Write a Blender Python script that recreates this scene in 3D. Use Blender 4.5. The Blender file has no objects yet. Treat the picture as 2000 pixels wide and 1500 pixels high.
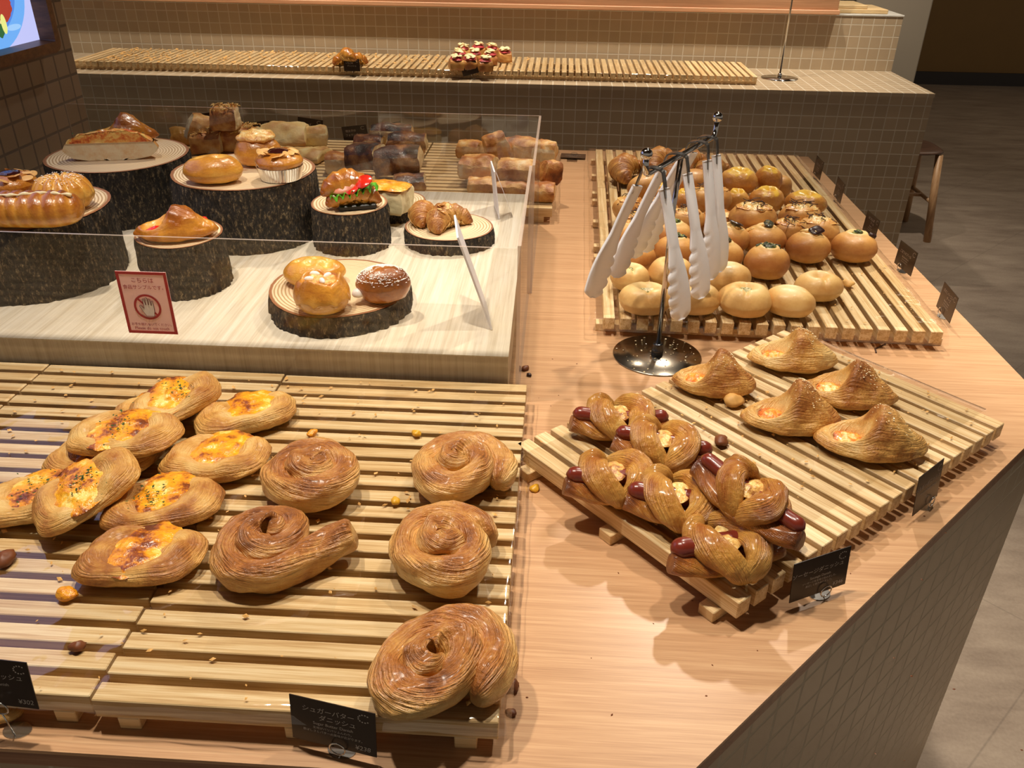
import bpy, math, random
from math import pi, sin, cos, sqrt, exp, atan2
from mathutils import Vector, Matrix, noise

SC = bpy.context.scene
COL = SC.collection
random.seed(7)

# ------------------------------------------------------------------ camera
TOP = 0.85            # height of the display table top
SL = TOP + 0.036      # top of the slatted trays
CAM = Vector((0.0317, -1.0704, 1.4972))
PITCH, ROLL, YAW, FPX = 0.518, -0.0147, -0.0502, 1634.2
FW = Vector((sin(YAW) * cos(PITCH), cos(YAW) * cos(PITCH), -sin(PITCH)))
_r = Vector((cos(YAW), -sin(YAW), 0.0)); _d = FW.cross(_r)
RT = cos(ROLL) * _r + sin(ROLL) * _d
DN = -sin(ROLL) * _r + cos(ROLL) * _d
cam_data = bpy.data.cameras.new('camera'); cam = bpy.data.objects.new('camera', cam_data); COL.objects.link(cam)
cam.matrix_world = Matrix(((RT.x, -DN.x, -FW.x, CAM.x), (RT.y, -DN.y, -FW.y, CAM.y), (RT.z, -DN.z, -FW.z, CAM.z), (0, 0, 0, 1)))
cam_data.sensor_width = 36.0; cam_data.lens = 36.0 * FPX / 2000.0; cam_data.clip_start = 0.02
SC.camera = cam

# ------------------------------------------------------------------ world, lights, exposure
W = bpy.data.worlds.new('world'); SC.world = W; W.use_nodes = True
bg = W.node_tree.nodes['Background']
bg.inputs[0].default_value = (1.0, 0.86, 0.70, 1); bg.inputs[1].default_value = 0.25
vs = SC.view_settings
vs.view_transform = 'Standard'; vs.look = 'None'; vs.gamma = 1.0; vs.use_curve_mapping = False; vs.exposure = 0.0
try:
    SC.cycles.transparent_max_bounces = 24; SC.cycles.max_bounces = 7; SC.cycles.glossy_bounces = 4
    SC.cycles.sample_clamp_indirect = 4.0; SC.cycles.caustics_reflective = False; SC.cycles.caustics_refractive = False
except Exception: pass

def spot(name, loc, target, power, size=75, blend=0.8, radius=0.04, col=(1.0, 0.885, 0.735)):
    l = bpy.data.lights.new(name, 'SPOT'); l.energy = power; l.color = col; l.spot_size = math.radians(size); l.spot_blend = blend
    l.shadow_soft_size = radius
    o = bpy.data.objects.new(name, l); COL.objects.link(o); o.location = loc
    o.rotation_euler = (Vector(target) - Vector(loc)).to_track_quat('-Z', 'Y').to_euler(); return o
def area(name, loc, target, power, sx, sy, col=(1.0, 0.82, 0.62)):
    l = bpy.data.lights.new(name, 'AREA'); l.energy = power; l.color = col; l.shape = 'RECTANGLE'; l.size = sx; l.size_y = sy
    o = bpy.data.objects.new(name, l); COL.objects.link(o); o.location = loc
    o.rotation_euler = (Vector(target) - Vector(loc)).to_track_quat('-Z', 'Y').to_euler(); return o
# ceiling track spots over the display table
spot('track_spot', (-0.66, -0.12, 2.75), (-0.50, -0.28, TOP), 84)
spot('track_spot', (-0.16, -0.20, 2.75), (-0.04, -0.36, TOP), 80)
spot('track_spot', (0.66, 1.70, 2.75), (0.42, 0.62, TOP), 125, size=60)
spot('track_spot', (0.62, 0.22, 2.75), (0.44, -0.06, TOP), 62)
spot('track_spot', (-0.30, 1.45, 2.75), (-0.38, 0.98, TOP), 92, size=56)
# spots over the far counter
for x in (-1.7, -0.6, 0.5, 1.4): spot('counter_spot', (x, 2.58, 2.7), (x, 2.95, 0.9), 130, size=80)
# dim fill added to lift the far wall and floor on the right
area('far_right_fill', (3.6, 5.0, 3.1), (3.4, 5.6, 0.0), 22, 1.5, 1.5)
# unseen fill spot placed to brighten the floor right of the table
spot('floor_fill_spot', (1.08, 0.42, 2.75), (1.18, 0.36, 0.0), 170, size=42)

# ------------------------------------------------------------------ helpers
def lin(c): return c / 12.92 if c <= 0.04045 else ((c + 0.055) / 1.055) ** 2.4
def rgb(r, g, b): return (lin(r / 255), lin(g / 255), lin(b / 255), 1.0)
def ray(px, py): return FW + RT * ((px - 1000) / FPX) + DN * ((py - 750) / FPX)
def on(px, py, z):
    d = ray(px, py); return CAM + d * ((z - CAM.z) / d.z)
def onY(px, py, y):
    d = ray(px, py); return CAM + d * ((y - CAM.y) / d.y)
def onX(px, py, x):
    d = ray(px, py); return CAM + d * ((x - CAM.x) / d.x)
def fbm(p, s=1.0, o=3): return noise.fractal(Vector(p) * s, 1.0, 2.0, o)
def nz(p, s=1.0): return noise.noise(Vector(p) * s)

def mesh(name, md, mat, smooth=True):
    v, f = md[0], md[1]; at = md[2] if len(md) > 2 else {}
    me = bpy.data.meshes.new(name); me.from_pydata([tuple(p) for p in v], [], f); me.update()
    for k, vals in at.items():
        if k == 'mi':
            me.polygons.foreach_set('material_index', vals); continue
        a = me.attributes.new(k, 'FLOAT', 'POINT'); a.data.foreach_set('value', [float(x) for x in vals])
    if smooth: me.polygons.foreach_set('use_smooth', [True] * len(me.polygons))
    for m in (mat if isinstance(mat, (list, tuple)) else [mat]): me.materials.append(m)
    return me
def put(o, parent=None, loc=None, rot=None):
    COL.objects.link(o)
    if parent: o.parent = parent
    if loc is not None: o.location = loc
    if rot is not None: o.rotation_euler = rot
    return o
def tag(o, label=None, cat=None, group=None, kind=None):
    if label: o['label'] = label
    if cat: o['category'] = cat
    if group: o['group'] = group
    if kind: o['kind'] = kind
    return o
def thing(name, label, cat, loc=(0, 0, 0), rot=(0, 0, 0), group=None):
    return tag(put(bpy.data.objects.new(name, None), None, loc, rot), label, cat, group)
def part(name, md, mat, parent, smooth=True, kind=None, label=None, loc=None, rot=None):
    me = md if isinstance(md, bpy.types.Mesh) else mesh(name, md, mat, smooth)
    o = put(bpy.data.objects.new(name, me), parent, loc, rot)
    return tag(o, label, None, None, kind)
def solo(name, md, mat, label, cat, loc=(0, 0, 0), rot=(0, 0, 0), group=None, smooth=True, kind=None):
    me = md if isinstance(md, bpy.types.Mesh) else mesh(name, md, mat, smooth)
    return tag(put(bpy.data.objects.new(name, me), None, loc, rot), label, cat, group, kind)
def struct(name, md, mat, smooth=False, loc=(0, 0, 0)):
    return tag(put(bpy.data.objects.new(name, mesh(name, md, mat, smooth)), None, loc), None, None, None, 'structure')
def dup(root, loc, rot, label, group=None, scale=None):
    def cp(o, par):
        c = o.copy(); COL.objects.link(c)
        if par: c.parent = par
        for ch in o.children: cp(ch, c)
        return c
    c = cp(root, None); c.location = loc; c.rotation_euler = rot; c['label'] = label
    if group: c['group'] = group
    if scale: c.scale = scale if isinstance(scale, (tuple, list)) else (scale,) * 3
    return c

def join(*mds):
    V, F, A = [], [], {}
    keys = set(k for m in mds if len(m) > 2 for k in m[2])
    for m in mds:
        n = len(V); at = m[2] if len(m) > 2 else {}
        V += list(m[0]); F += [tuple(i + n for i in f) for f in m[1]]
        for k in keys:
            cnt = len(m[1]) if k == 'mi' else len(m[0])
            A.setdefault(k, []); A[k] += list(at.get(k, [0] * cnt))
    return V, F, A
def xf(md, M):
    return ([M @ Vector(p) for p in md[0]], md[1]) + tuple(md[2:])
def T(x=0, y=0, z=0, rz=0, ry=0, rx=0, s=1):
    S = Matrix.Diagonal((s, s, s, 1)) if not isinstance(s, (tuple, list)) else Matrix.Diagonal((*s, 1))
    return Matrix.Translation((x, y, z)) @ Matrix.Rotation(rz, 4, 'Z') @ Matrix.Rotation(ry, 4, 'Y') @ Matrix.Rotation(rx, 4, 'X') @ S
def box(x0, x1, y0, y1, z0, z1, b=0.0, **attrs):
    """box with chamfered edges"""
    if b <= 0:
        v = [(x, y, z) for x in (x0, x1) for y in (y0, y1) for z in (z0, z1)]
        f = [(0, 1, 3, 2), (4, 6, 7, 5), (0, 4, 5, 1), (2, 3, 7, 6), (0, 2, 6, 4), (1, 5, 7, 3)]
        return v, f, {k: [a] * 8 for k, a in attrs.items()}
    lo, hi = (x0, y0, z0), (x1, y1, z1); v = []; idx = {}
    for cx in (0, 1):
        for cy in (0, 1):
            for cz in (0, 1):
                c = (cx, cy, cz); base = [hi[i] if c[i] else lo[i] for i in range(3)]; inn = [base[i] + (-b if c[i] else b) for i in range(3)]
                for a in range(3):
                    p = list(inn); p[a] = base[a]; idx[c + (a,)] = len(v); v.append(tuple(p))
    f = []
    for a in range(3):
        u, w = (a + 1) % 3, (a + 2) % 3
        for s in (0, 1):
            q = []
            for (i, j) in ((0, 0), (1, 0), (1, 1), (0, 1)):
                c = [0, 0, 0]; c[a] = s; c[u] = i; c[w] = j; q.append(idx[tuple(c) + (a,)])
            f.append(tuple(q if s else q[::-1]))
        for i in (0, 1):
            for j in (0, 1):
                c0 = [0, 0, 0]; c0[u] = i; c0[w] = j; c1 = list(c0); c1[a] = 1
                q = [idx[tuple(c0) + (u,)], idx[tuple(c1) + (u,)], idx[tuple(c1) + (w,)], idx[tuple(c0) + (w,)]]
                f.append(tuple(q if i != j else q[::-1]))
    for cx in (0, 1):
        for cy in (0, 1):
            for cz in (0, 1):
                q = [idx[(cx, cy, cz, k)] for k in range(3)]
                f.append(tuple(q if (cx + cy + cz) % 2 else q[::-1]))
    return v, f, {k: [a] * len(v) for k, a in attrs.items()}
def prism(poly, z0, z1):
    n = len(poly); v = [(x, y, z0) for x, y in poly] + [(x, y, z1) for x, y in poly]
    f = [tuple(range(n))[::-1], tuple(range(n, 2 * n))] + [(i, (i + 1) % n, n + (i + 1) % n, n + i) for i in range(n)]
    return v, f
def lathe(prof, n=48, cap=True):
    v = []; f = []
    for r, z in prof:
        v += [(r * cos(2 * pi * k / n), r * sin(2 * pi * k / n), z) for k in range(n)]
    for i in range(len(prof) - 1):
        for k in range(n):
            a = i * n + k; b = i * n + (k + 1) % n; f.append((a, b, b + n, a + n))
    if cap: f.append(tuple(range(n))[::-1]); f.append(tuple(range((len(prof) - 1) * n, len(prof) * n)))
    return v, f
def sweep(path, rad, n=20, fn=None, up=Vector((0, 0, 1)), lamk=(1.0, 0.0), brown=None, closed=False):
    """tube along a path; rad(s) -> (side, up) radii; fn(s, phi) -> radius factor. lam runs round the tube, brown from underside to top"""
    P = [Vector(p) for p in path]; m = len(P); v = []; f = []; lam = []; br = []
    for i, p in enumerate(P):
        t = (P[(i + 1) % m if closed else min(i + 1, m - 1)] - P[(i - 1) % m if closed else max(i - 1, 0)]).normalized()
        S = t.cross(up)
        if S.length < 1e-4: S = t.cross(Vector((0, 1, 0)))
        S.normalize(); U = S.cross(t); s = i / (m - 1); ra, rb = rad(s)
        for k in range(n):
            ph = -pi / 2 + 2 * pi * k / n; g = fn(s, ph) if fn else 1.0
            v.append(p + S * (cos(ph) * ra * g) + U * (sin(ph) * rb * g))
            lam.append(lamk[0] * k / n + lamk[1] * s); br.append(brown(s, ph) if brown else 0.5 + 0.5 * sin(ph))
    rows = m if closed else m - 1
    for i in range(rows):
        for k in range(n):
            a = i * n + k; b = i * n + (k + 1) % n; c = ((i + 1) % m) * n
            f.append((a, b, c + (k + 1) % n, c + k))
    if not closed: f.append(tuple(range(n))[::-1]); f.append(tuple(range((m - 1) * n, m * n)))
    return v, f, {'lam': lam, 'brown': br}
def tube(path, r, n=10, up=Vector((0, 0, 1)), closed=False):
    a = sweep(path, lambda s: (r, r) if not callable(r) else (r(s), r(s)), n, up=up, closed=closed); return a[0], a[1]
def ball(c, r, n=16):
    v = []; f = []
    for i in range(n // 2 + 1):
        th = pi * i / (n // 2)
        for k in range(n): v.append((c[0] + r * sin(th) * cos(2 * pi * k / n), c[1] + r * sin(th) * sin(2 * pi * k / n), c[2] + r * cos(th)))
    for i in range(n // 2):
        for k in range(n):
            a = i * n + k; b = i * n + (k + 1) % n; f.append((a, a + n, b + n, b))
    return v, f
def dome(R, H, zb, nr=20, nt=64, disp=None, brown=None, extra=None, p=6):
    """closed body over an outline R(theta) with top height H(r, th, x, y) above the widest ring at zb and a flat underside"""
    v = []; f = []; br = []; ex = {k: [] for k in (extra or {})}; lam = []
    rings = []
    for i in range(1, nr + 1): rings.append((sin(i / nr * pi / 2), 1))
    for q in (0.985, 0.93, 0.8, 0.5): rings.append((q, 0))
    def add(r, th, top):
        x0, y0 = R(th); x, y = r * x0, r * y0
        z = zb + H(r, th, x, y) if top else zb * r ** p
        P = Vector((x, y, z))
        if disp:
            d = disp(P, r, th, top); nrm = Vector((x, y, (z - zb * 0.6) * 1.6 + 1e-5)).normalized(); P = P + nrm * d
            if P.z < 0: P.z = 0
        v.append(P); br.append(brown(r, th, P, top) if brown else 0.5); lam.append(r)
        for k, fn in (extra or {}).items(): ex[k].append(fn(r, th, P, top))
    add(0, 0, 1)
    for r, top in rings:
        for k in range(nt): add(r, 2 * pi * k / nt, top)
    add(0, 0, 0)
    for k in range(nt): f.append((0, 1 + k, 1 + (k + 1) % nt))
    for i in range(len(rings) - 1):
        for k in range(nt):
            a = 1 + i * nt + k; b = 1 + i * nt + (k + 1) % nt; f.append((a, a + nt, b + nt, b))
    e = len(v) - 1; o = 1 + (len(rings) - 1) * nt
    for k in range(nt): f.append((e, o + (k + 1) % nt, o + k))
    ex.update(brown=br, lam=lam); return v, f, ex
def superell(a, b, n=2.0):
    def R(th):
        c, s = cos(th), sin(th); k = (abs(c) ** n + abs(s) ** n) ** (-1.0 / n); return a * k * c, b * k * s
    return R
def grid(nx, ny, fn):
    v = [fn(i / nx, j / ny) for j in range(ny + 1) for i in range(nx + 1)]
    f = [(j * (nx + 1) + i, j * (nx + 1) + i + 1, (j + 1) * (nx + 1) + i + 1, (j + 1) * (nx + 1) + i) for j in range(ny) for i in range(nx)]
    return v, f
def spread(pixA, pixB, z):
    """centre, length and heading of a thing lying between two picked points at height z"""
    a, b = on(*pixA, z), on(*pixB, z); c = (a + b) / 2; return c, (b - a).length, atan2(b.y - a.y, b.x - a.x)
# ------------------------------------------------------------------ materials
def nmat(name):
    m = bpy.data.materials.new(name); m.use_nodes = True; nt = m.node_tree; b = nt.nodes['Principled BSDF']; return m, nt, b
def nd(nt, t, ins=None, **kw):
    n = nt.nodes.new(t)
    for k, v in kw.items(): setattr(n, k, v)
    for k, v in (ins or {}).items():
        s = n.inputs[k]
        if isinstance(v, bpy.types.NodeSocket): nt.links.new(v, s)
        else: s.default_value = v
    return n
def ramp(nt, fac, stops):
    n = nt.nodes.new('ShaderNodeValToRGB'); nt.links.new(fac, n.inputs[0]); e = n.color_ramp.elements
    while len(e) < len(stops): e.new(0.5)
    for i, (p, c) in enumerate(stops): e[i].position = p; e[i].color = c
    return n.outputs[0]
def mth(nt, op, a, b=0.0, c=0.0, clamp=False):
    n = nt.nodes.new('ShaderNodeMath'); n.operation = op; n.use_clamp = clamp
    for i, x in enumerate((a, b, c)):
        if isinstance(x, bpy.types.NodeSocket): nt.links.new(x, n.inputs[i])
        else: n.inputs[i].default_value = x
    return n.outputs[0]
def mixc(nt, f, a, b, bt='MIX'):
    n = nt.nodes.new('ShaderNodeMix'); n.data_type = 'RGBA'; n.blend_type = bt
    for s, x in ((n.inputs[0], f), (n.inputs[6], a), (n.inputs[7], b)):
        if isinstance(x, bpy.types.NodeSocket): nt.links.new(x, s)
        else: s.default_value = x
    return n.outputs[2]
def coords(nt, scale=(1, 1, 1), rnd=0.0):
    tc = nt.nodes.new('ShaderNodeTexCoord'); v = tc.outputs['Object']
    if rnd:
        oi = nt.nodes.new('ShaderNodeObjectInfo'); a = nd(nt, 'ShaderNodeVectorMath', operation='ADD'); nt.links.new(v, a.inputs[0])
        k = mth(nt, 'MULTIPLY', oi.outputs['Random'], rnd); c = nd(nt, 'ShaderNodeCombineXYZ', {0: k, 1: k, 2: k}); nt.links.new(c.outputs[0], a.inputs[1]); v = a.outputs[0]
    mp = nd(nt, 'ShaderNodeMapping', {'Vector': v, 'Scale': scale}); return mp.outputs[0]
def noi(nt, vec, scale, detail=3.0, rough=0.55): return nd(nt, 'ShaderNodeTexNoise', {'Vector': vec, 'Scale': scale, 'Detail': detail, 'Roughness': rough}).outputs[0]
def bump(nt, b, h, strength, dist):
    n = nd(nt, 'ShaderNodeBump', {'Height': h, 'Strength': strength, 'Distance': dist}); nt.links.new(n.outputs[0], b.inputs['Normal']); return n
def plain(name, col, rough=0.5, metal=0.0, spec=0.5, var=0.0, vs_=40, bumpk=0.0, coat=0.0):
    m, nt, b = nmat(name); b.inputs['Base Color'].default_value = col; b.inputs['Roughness'].default_value = rough
    b.inputs['Metallic'].default_value = metal; b.inputs['Specular IOR Level'].default_value = spec; b.inputs['Coat Weight'].default_value = coat
    if var or bumpk:
        n = noi(nt, coords(nt), vs_)
        if var: nt.links.new(mixc(nt, n, [c * (1 - var) for c in col[:3]] + [1], [min(1, c * (1 + var)) for c in col[:3]] + [1]), b.inputs['Base Color'])
        if bumpk: bump(nt, b, n, bumpk, 0.002)
    return m
def wood(name, dark, mid, light, along, across, rough=0.45, perslat=False, bumpk=0.15, axis='X', contrast=(0.3, 0.7)):
    m, nt, b = nmat(name)
    sc = {'X': (along, across, across), 'Y': (across, along, across), 'Z': (across, across, along)}[axis]
    v = coords(nt, sc)
    if perslat:
        at = nd(nt, 'ShaderNodeAttribute', attribute_name='rnd').outputs['Fac']
        a = nd(nt, 'ShaderNodeVectorMath', operation='ADD'); nt.links.new(v, a.inputs[0])
        c = nd(nt, 'ShaderNodeCombineXYZ', {0: mth(nt, 'MULTIPLY', at, 37.0), 1: mth(nt, 'MULTIPLY', at, 91.0), 2: at}); nt.links.new(c.outputs[0], a.inputs[1]); v = a.outputs[0]
    n1 = noi(nt, v, 1.0, 4.0, 0.6); n2 = noi(nt, v, 4.0, 2.0, 0.5)
    f = mth(nt, 'ADD', mth(nt, 'MULTIPLY', n1, 0.75), mth(nt, 'MULTIPLY', n2, 0.25))
    col = ramp(nt, f, [(contrast[0], dark), (0.5, mid), (contrast[1], light)])
    if perslat:
        # glued staves: the tone jumps at finger joints along the slat
        sx = nd(nt, 'ShaderNodeSeparateXYZ', {0: nd(nt, 'ShaderNodeTexCoord').outputs['Object']}).outputs[0]
        seg = mth(nt, 'FLOOR', mth(nt, 'ADD', mth(nt, 'MULTIPLY', sx, 4.5), mth(nt, 'MULTIPLY', at, 13.0)))
        wn = nd(nt, 'ShaderNodeTexWhiteNoise', {'Vector': nd(nt, 'ShaderNodeCombineXYZ', {0: seg, 1: at, 2: 0.0}).outputs[0]}, noise_dimensions='3D').outputs[0]
        col = mixc(nt, mth(nt, 'MULTIPLY', wn, 0.34), col, mid[:3] and tuple(c * 0.62 for c in mid[:3]) + (1,))
    nt.links.new(col, b.inputs['Base Color']); b.inputs['Roughness'].default_value = rough
    bump(nt, b, n1, bumpk, 0.001); return m
def tile(name, col, grout, size, axes, off=(0, 0), rough=0.35, gw=0.045, var=0.10):
    """square ceramic tiles with grout, laid out in object space along two axes"""
    m, nt, b = nmat(name); s = nd(nt, 'ShaderNodeSeparateXYZ', {0: nd(nt, 'ShaderNodeTexCoord').outputs['Object']})
    if axes == 'D': u = mth(nt, 'MULTIPLY', mth(nt, 'ADD', s.outputs[0], s.outputs[1]), 0.70711); w = s.outputs[2]
    else: u, w = s.outputs['XYZ'.index(axes[0])], s.outputs['XYZ'.index(axes[1])]
    mask = None; ids = []
    for q, o in ((u, off[0]), (w, off[1])):
        t = mth(nt, 'DIVIDE', mth(nt, 'ADD', q, o), size); fr = mth(nt, 'FRACT', t); ids.append(mth(nt, 'FLOOR', t))
        d = mth(nt, 'SUBTRACT', 0.5, mth(nt, 'ABSOLUTE', mth(nt, 'SUBTRACT', fr, 0.5)))
        e = nd(nt, 'ShaderNodeMapRange', {0: d, 1: gw * 0.55, 2: gw * 1.3, 3: 0.0, 4: 1.0}, interpolation_type='SMOOTHSTEP').outputs[0]
        mask = e if mask is None else mth(nt, 'MINIMUM', mask, e)
    wn = nd(nt, 'ShaderNodeTexWhiteNoise', {'Vector': nd(nt, 'ShaderNodeCombineXYZ', {0: ids[0], 1: ids[1], 2: 0.0}).outputs[0]}, noise_dimensions='3D').outputs[0]
    n2 = noi(nt, nd(nt, 'ShaderNodeTexCoord').outputs['Object'], 14.0, 2.0)
    f = mth(nt, 'ADD', mth(nt, 'MULTIPLY', wn, 0.5), mth(nt, 'MULTIPLY', n2, 0.5))
    c = mixc(nt, f, tuple(x * (1 - var) for x in col[:3]) + (1,), tuple(min(1, x * (1 + var)) for x in col[:3]) + (1,))
    nt.links.new(mixc(nt, mask, grout, c), b.inputs['Base Color'])
    nt.links.new(nd(nt, 'ShaderNodeMapRange', {0: mask, 3: 0.85, 4: rough}).outputs[0], b.inputs['Roughness'])
    bump(nt, b, mask, 0.25, 0.002); return m
def bread(name, pale, gold, deep, burnt, rough=0.42, coat=0.0, ns=70, na=0.55, fa=0.30, lamf=0.0, lama=0.0, lamb=0.0, tint=None, bk=0.35, bs=220, bias=0.0, bd=0.0025):
    """baked dough: attribute brown drives the crust colour, lam the pastry layers, tint a topping baked onto it"""
    m, nt, b = nmat(name); v = coords(nt, (1, 1, 1), rnd=3.0)
    br = nd(nt, 'ShaderNodeAttribute', attribute_name='brown').outputs['Fac']
    n1 = noi(nt, v, ns, 4.0, 0.6); n2 = noi(nt, v, ns * 5, 3.0, 0.6)
    f = mth(nt, 'ADD', br, mth(nt, 'ADD', mth(nt, 'MULTIPLY', mth(nt, 'SUBTRACT', n1, 0.5), na), mth(nt, 'MULTIPLY', mth(nt, 'SUBTRACT', n2, 0.5), fa)))
    f = mth(nt, 'ADD', f, bias)
    h = n2
    if lamf:
        lm = nd(nt, 'ShaderNodeAttribute', attribute_name='lam').outputs['Fac']
        sp = nd(nt, 'ShaderNodeSeparateXYZ', {0: v})
        sv = nd(nt, 'ShaderNodeCombineXYZ', {0: mth(nt, 'MULTIPLY', lm, lamf * 0.33), 1: mth(nt, 'ADD', mth(nt, 'MULTIPLY', sp.outputs[0], 24.0), mth(nt, 'MULTIPLY', sp.outputs[2], 20.0)), 2: mth(nt, 'MULTIPLY', sp.outputs[1], 24.0)})
        st = mth(nt, 'MULTIPLY', mth(nt, 'SUBTRACT', noi(nt, sv.outputs[0], 1.0, 3.0, 0.6), 0.5), 3.6)
        f = mth(nt, 'ADD', f, mth(nt, 'MULTIPLY', st, lama)); h = mth(nt, 'ADD', n2, mth(nt, 'MULTIPLY', st, lamb))
    col = ramp(nt, f, [(0.0, pale), (0.36, gold), (0.68, deep), (1.0, burnt)])
    if tint:
        tn = nd(nt, 'ShaderNodeAttribute', attribute_name='tint').outputs['Fac']
        tf = mth(nt, 'MULTIPLY', nd(nt, 'ShaderNodeMapRange', {0: mth(nt, 'ADD', tn, mth(nt, 'MULTIPLY', mth(nt, 'SUBTRACT', n1, 0.5), 1.1)), 1: 0.40, 2: 0.62}).outputs[0], 0.9)
        col = mixc(nt, tf, col, tint)
    nt.links.new(col, b.inputs['Base Color']); b.inputs['Roughness'].default_value = rough; b.inputs['Coat Weight'].default_value = coat
    b.inputs['Coat Roughness'].default_value = 0.18; b.inputs['Subsurface Weight'].default_value = 0.0
    bump(nt, b, h, bk, bd); return m
def filling(name, stops, ns=160, rough=0.3, bk=0.8, coat=0.2):
    m, nt, b = nmat(name); v = coords(nt, (1, 1, 1), rnd=3.0); n1 = noi(nt, v, ns, 3.0, 0.6); n2 = noi(nt, v, ns * 3, 2.0)
    br = nd(nt, 'ShaderNodeAttribute', attribute_name='brown').outputs['Fac']
    f = mth(nt, 'ADD', mth(nt, 'ADD', mth(nt, 'MULTIPLY', n1, 0.8), mth(nt, 'MULTIPLY', n2, 0.25)), mth(nt, 'MULTIPLY', br, 0.5))
    nt.links.new(ramp(nt, f, stops), b.inputs['Base Color']); b.inputs['Roughness'].default_value = rough; b.inputs['Coat Weight'].default_value = coat
    bump(nt, b, n1, bk, 0.003); return m
def clear(name, tintc, base=0.035, rough=0.02, wr=0.0, ws=9.0, k=0.55):
    """clear plastic sheet: mostly see-through with a mirror-like sheen that grows at grazing angles"""
    m = bpy.data.materials.new(name); m.use_nodes = True; nt = m.node_tree; nt.nodes.remove(nt.nodes['Principled BSDF']); out = nt.nodes['Material Output']
    tr = nd(nt, 'ShaderNodeBsdfTransparent', {0: tintc}); gl = nd(nt, 'ShaderNodeBsdfGlossy', {0: (1, 1, 1, 1), 'Roughness': rough})
    fr = nd(nt, 'ShaderNodeLayerWeight', {0: 0.12})
    if wr:
        v = coords(nt); n = noi(nt, v, ws, 3.0, 0.5)
        bp = nd(nt, 'ShaderNodeBump', {'Height': n, 'Strength': wr, 'Distance': 0.02}); nt.links.new(bp.outputs[0], gl.inputs['Normal']); nt.links.new(bp.outputs[0], fr.inputs['Normal'])
    fac = mth(nt, 'ADD', mth(nt, 'MULTIPLY', fr.outputs[0], k), base, clamp=True)
    mx = nd(nt, 'ShaderNodeMixShader', {0: fac}); nt.links.new(tr.outputs[0], mx.inputs[1]); nt.links.new(gl.outputs[0], mx.inputs[2]); nt.links.new(mx.outputs[0], out.inputs[0])
    return m
def emit(name, col, s=1.0):
    m, nt, b = nmat(name); b.inputs['Base Color'].default_value = (0, 0, 0, 1); b.inputs['Emission Color'].default_value = col; b.inputs['Emission Strength'].default_value = s; return m

M = {}
M['pine'] = wood('pine slats', rgb(190, 148, 92), rgb(223, 190, 138), rgb(240, 216, 172), 4.0, 130.0, 0.42, perslat=True, contrast=(0.35, 0.62))
M['pine_bar'] = wood('pine bars', rgb(196, 160, 108), rgb(220, 188, 136), rgb(236, 210, 166), 5.0, 110.0, 0.5)
M['oak'] = wood('oak laminate table top', rgb(174, 131, 93), rgb(194, 151, 111), rgb(208, 168, 127), 5.0, 230.0, 0.33, bumpk=0.05)
M['edge'] = wood('oak edge band', rgb(120, 82, 58), rgb(146, 102, 74), rgb(164, 120, 90), 4.0, 170.0, 0.4, bumpk=0.05)
M['white_oak'] = wood('pale ash laminate', rgb(206, 190, 164), rgb(226, 214, 192), rgb(240, 231, 214), 3.0, 130.0, 0.35, bumpk=0.05, axis='Y')
M['panel'] = wood('brown wood panel', rgb(150, 108, 74), rgb(172, 127, 90), rgb(188, 144, 106), 2.0, 60.0, 0.5, bumpk=0.03)
M['frame'] = wood('walnut frame', rgb(70, 42, 22), rgb(98, 62, 34), rgb(120, 80, 46), 6.0, 90.0, 0.4)
M['stool_seat'] = wood('dark stool seat', rgb(52, 34, 24), rgb(72, 48, 34), rgb(90, 62, 44), 6.0, 70.0, 0.4)
M['stool_leg'] = wood('beech legs', rgb(150, 112, 76), rgb(178, 138, 98), rgb(196, 158, 116), 6.0, 90.0, 0.45, axis='Z')
TC, TG = rgb(172, 151, 122), rgb(196, 184, 162)
M['tile_front'] = tile('counter tiles facing the aisle', TC, TG, 0.05, 'XZ')
M['tile_side'] = tile('counter tiles on the end', TC, TG, 0.05, 'YZ')
M['tile_top'] = tile('counter tiles on top', TC, TG, 0.05, 'XY')
M['tile_diag'] = tile('table tiles on the slanted corner', TC, TG, 0.05, 'D')
M['tile_pillar'] = tile('pillar tiles', rgb(138, 118, 100), rgb(108, 94, 82), 0.054, 'YZ', gw=0.06)
M['cap'] = plain('plaster cap', rgb(186, 182, 172), 0.8, var=0.2, vs_=30)
M['grey_wall'] = plain('grey painted wall', rgb(150, 138, 120), 0.7)
M['ochre_wall'] = plain('dark ochre wall', rgb(120, 90, 42), 0.6, var=0.08, vs_=6)
M['base_dark'] = plain('dark skirting', rgb(40, 34, 32), 0.5)
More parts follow.
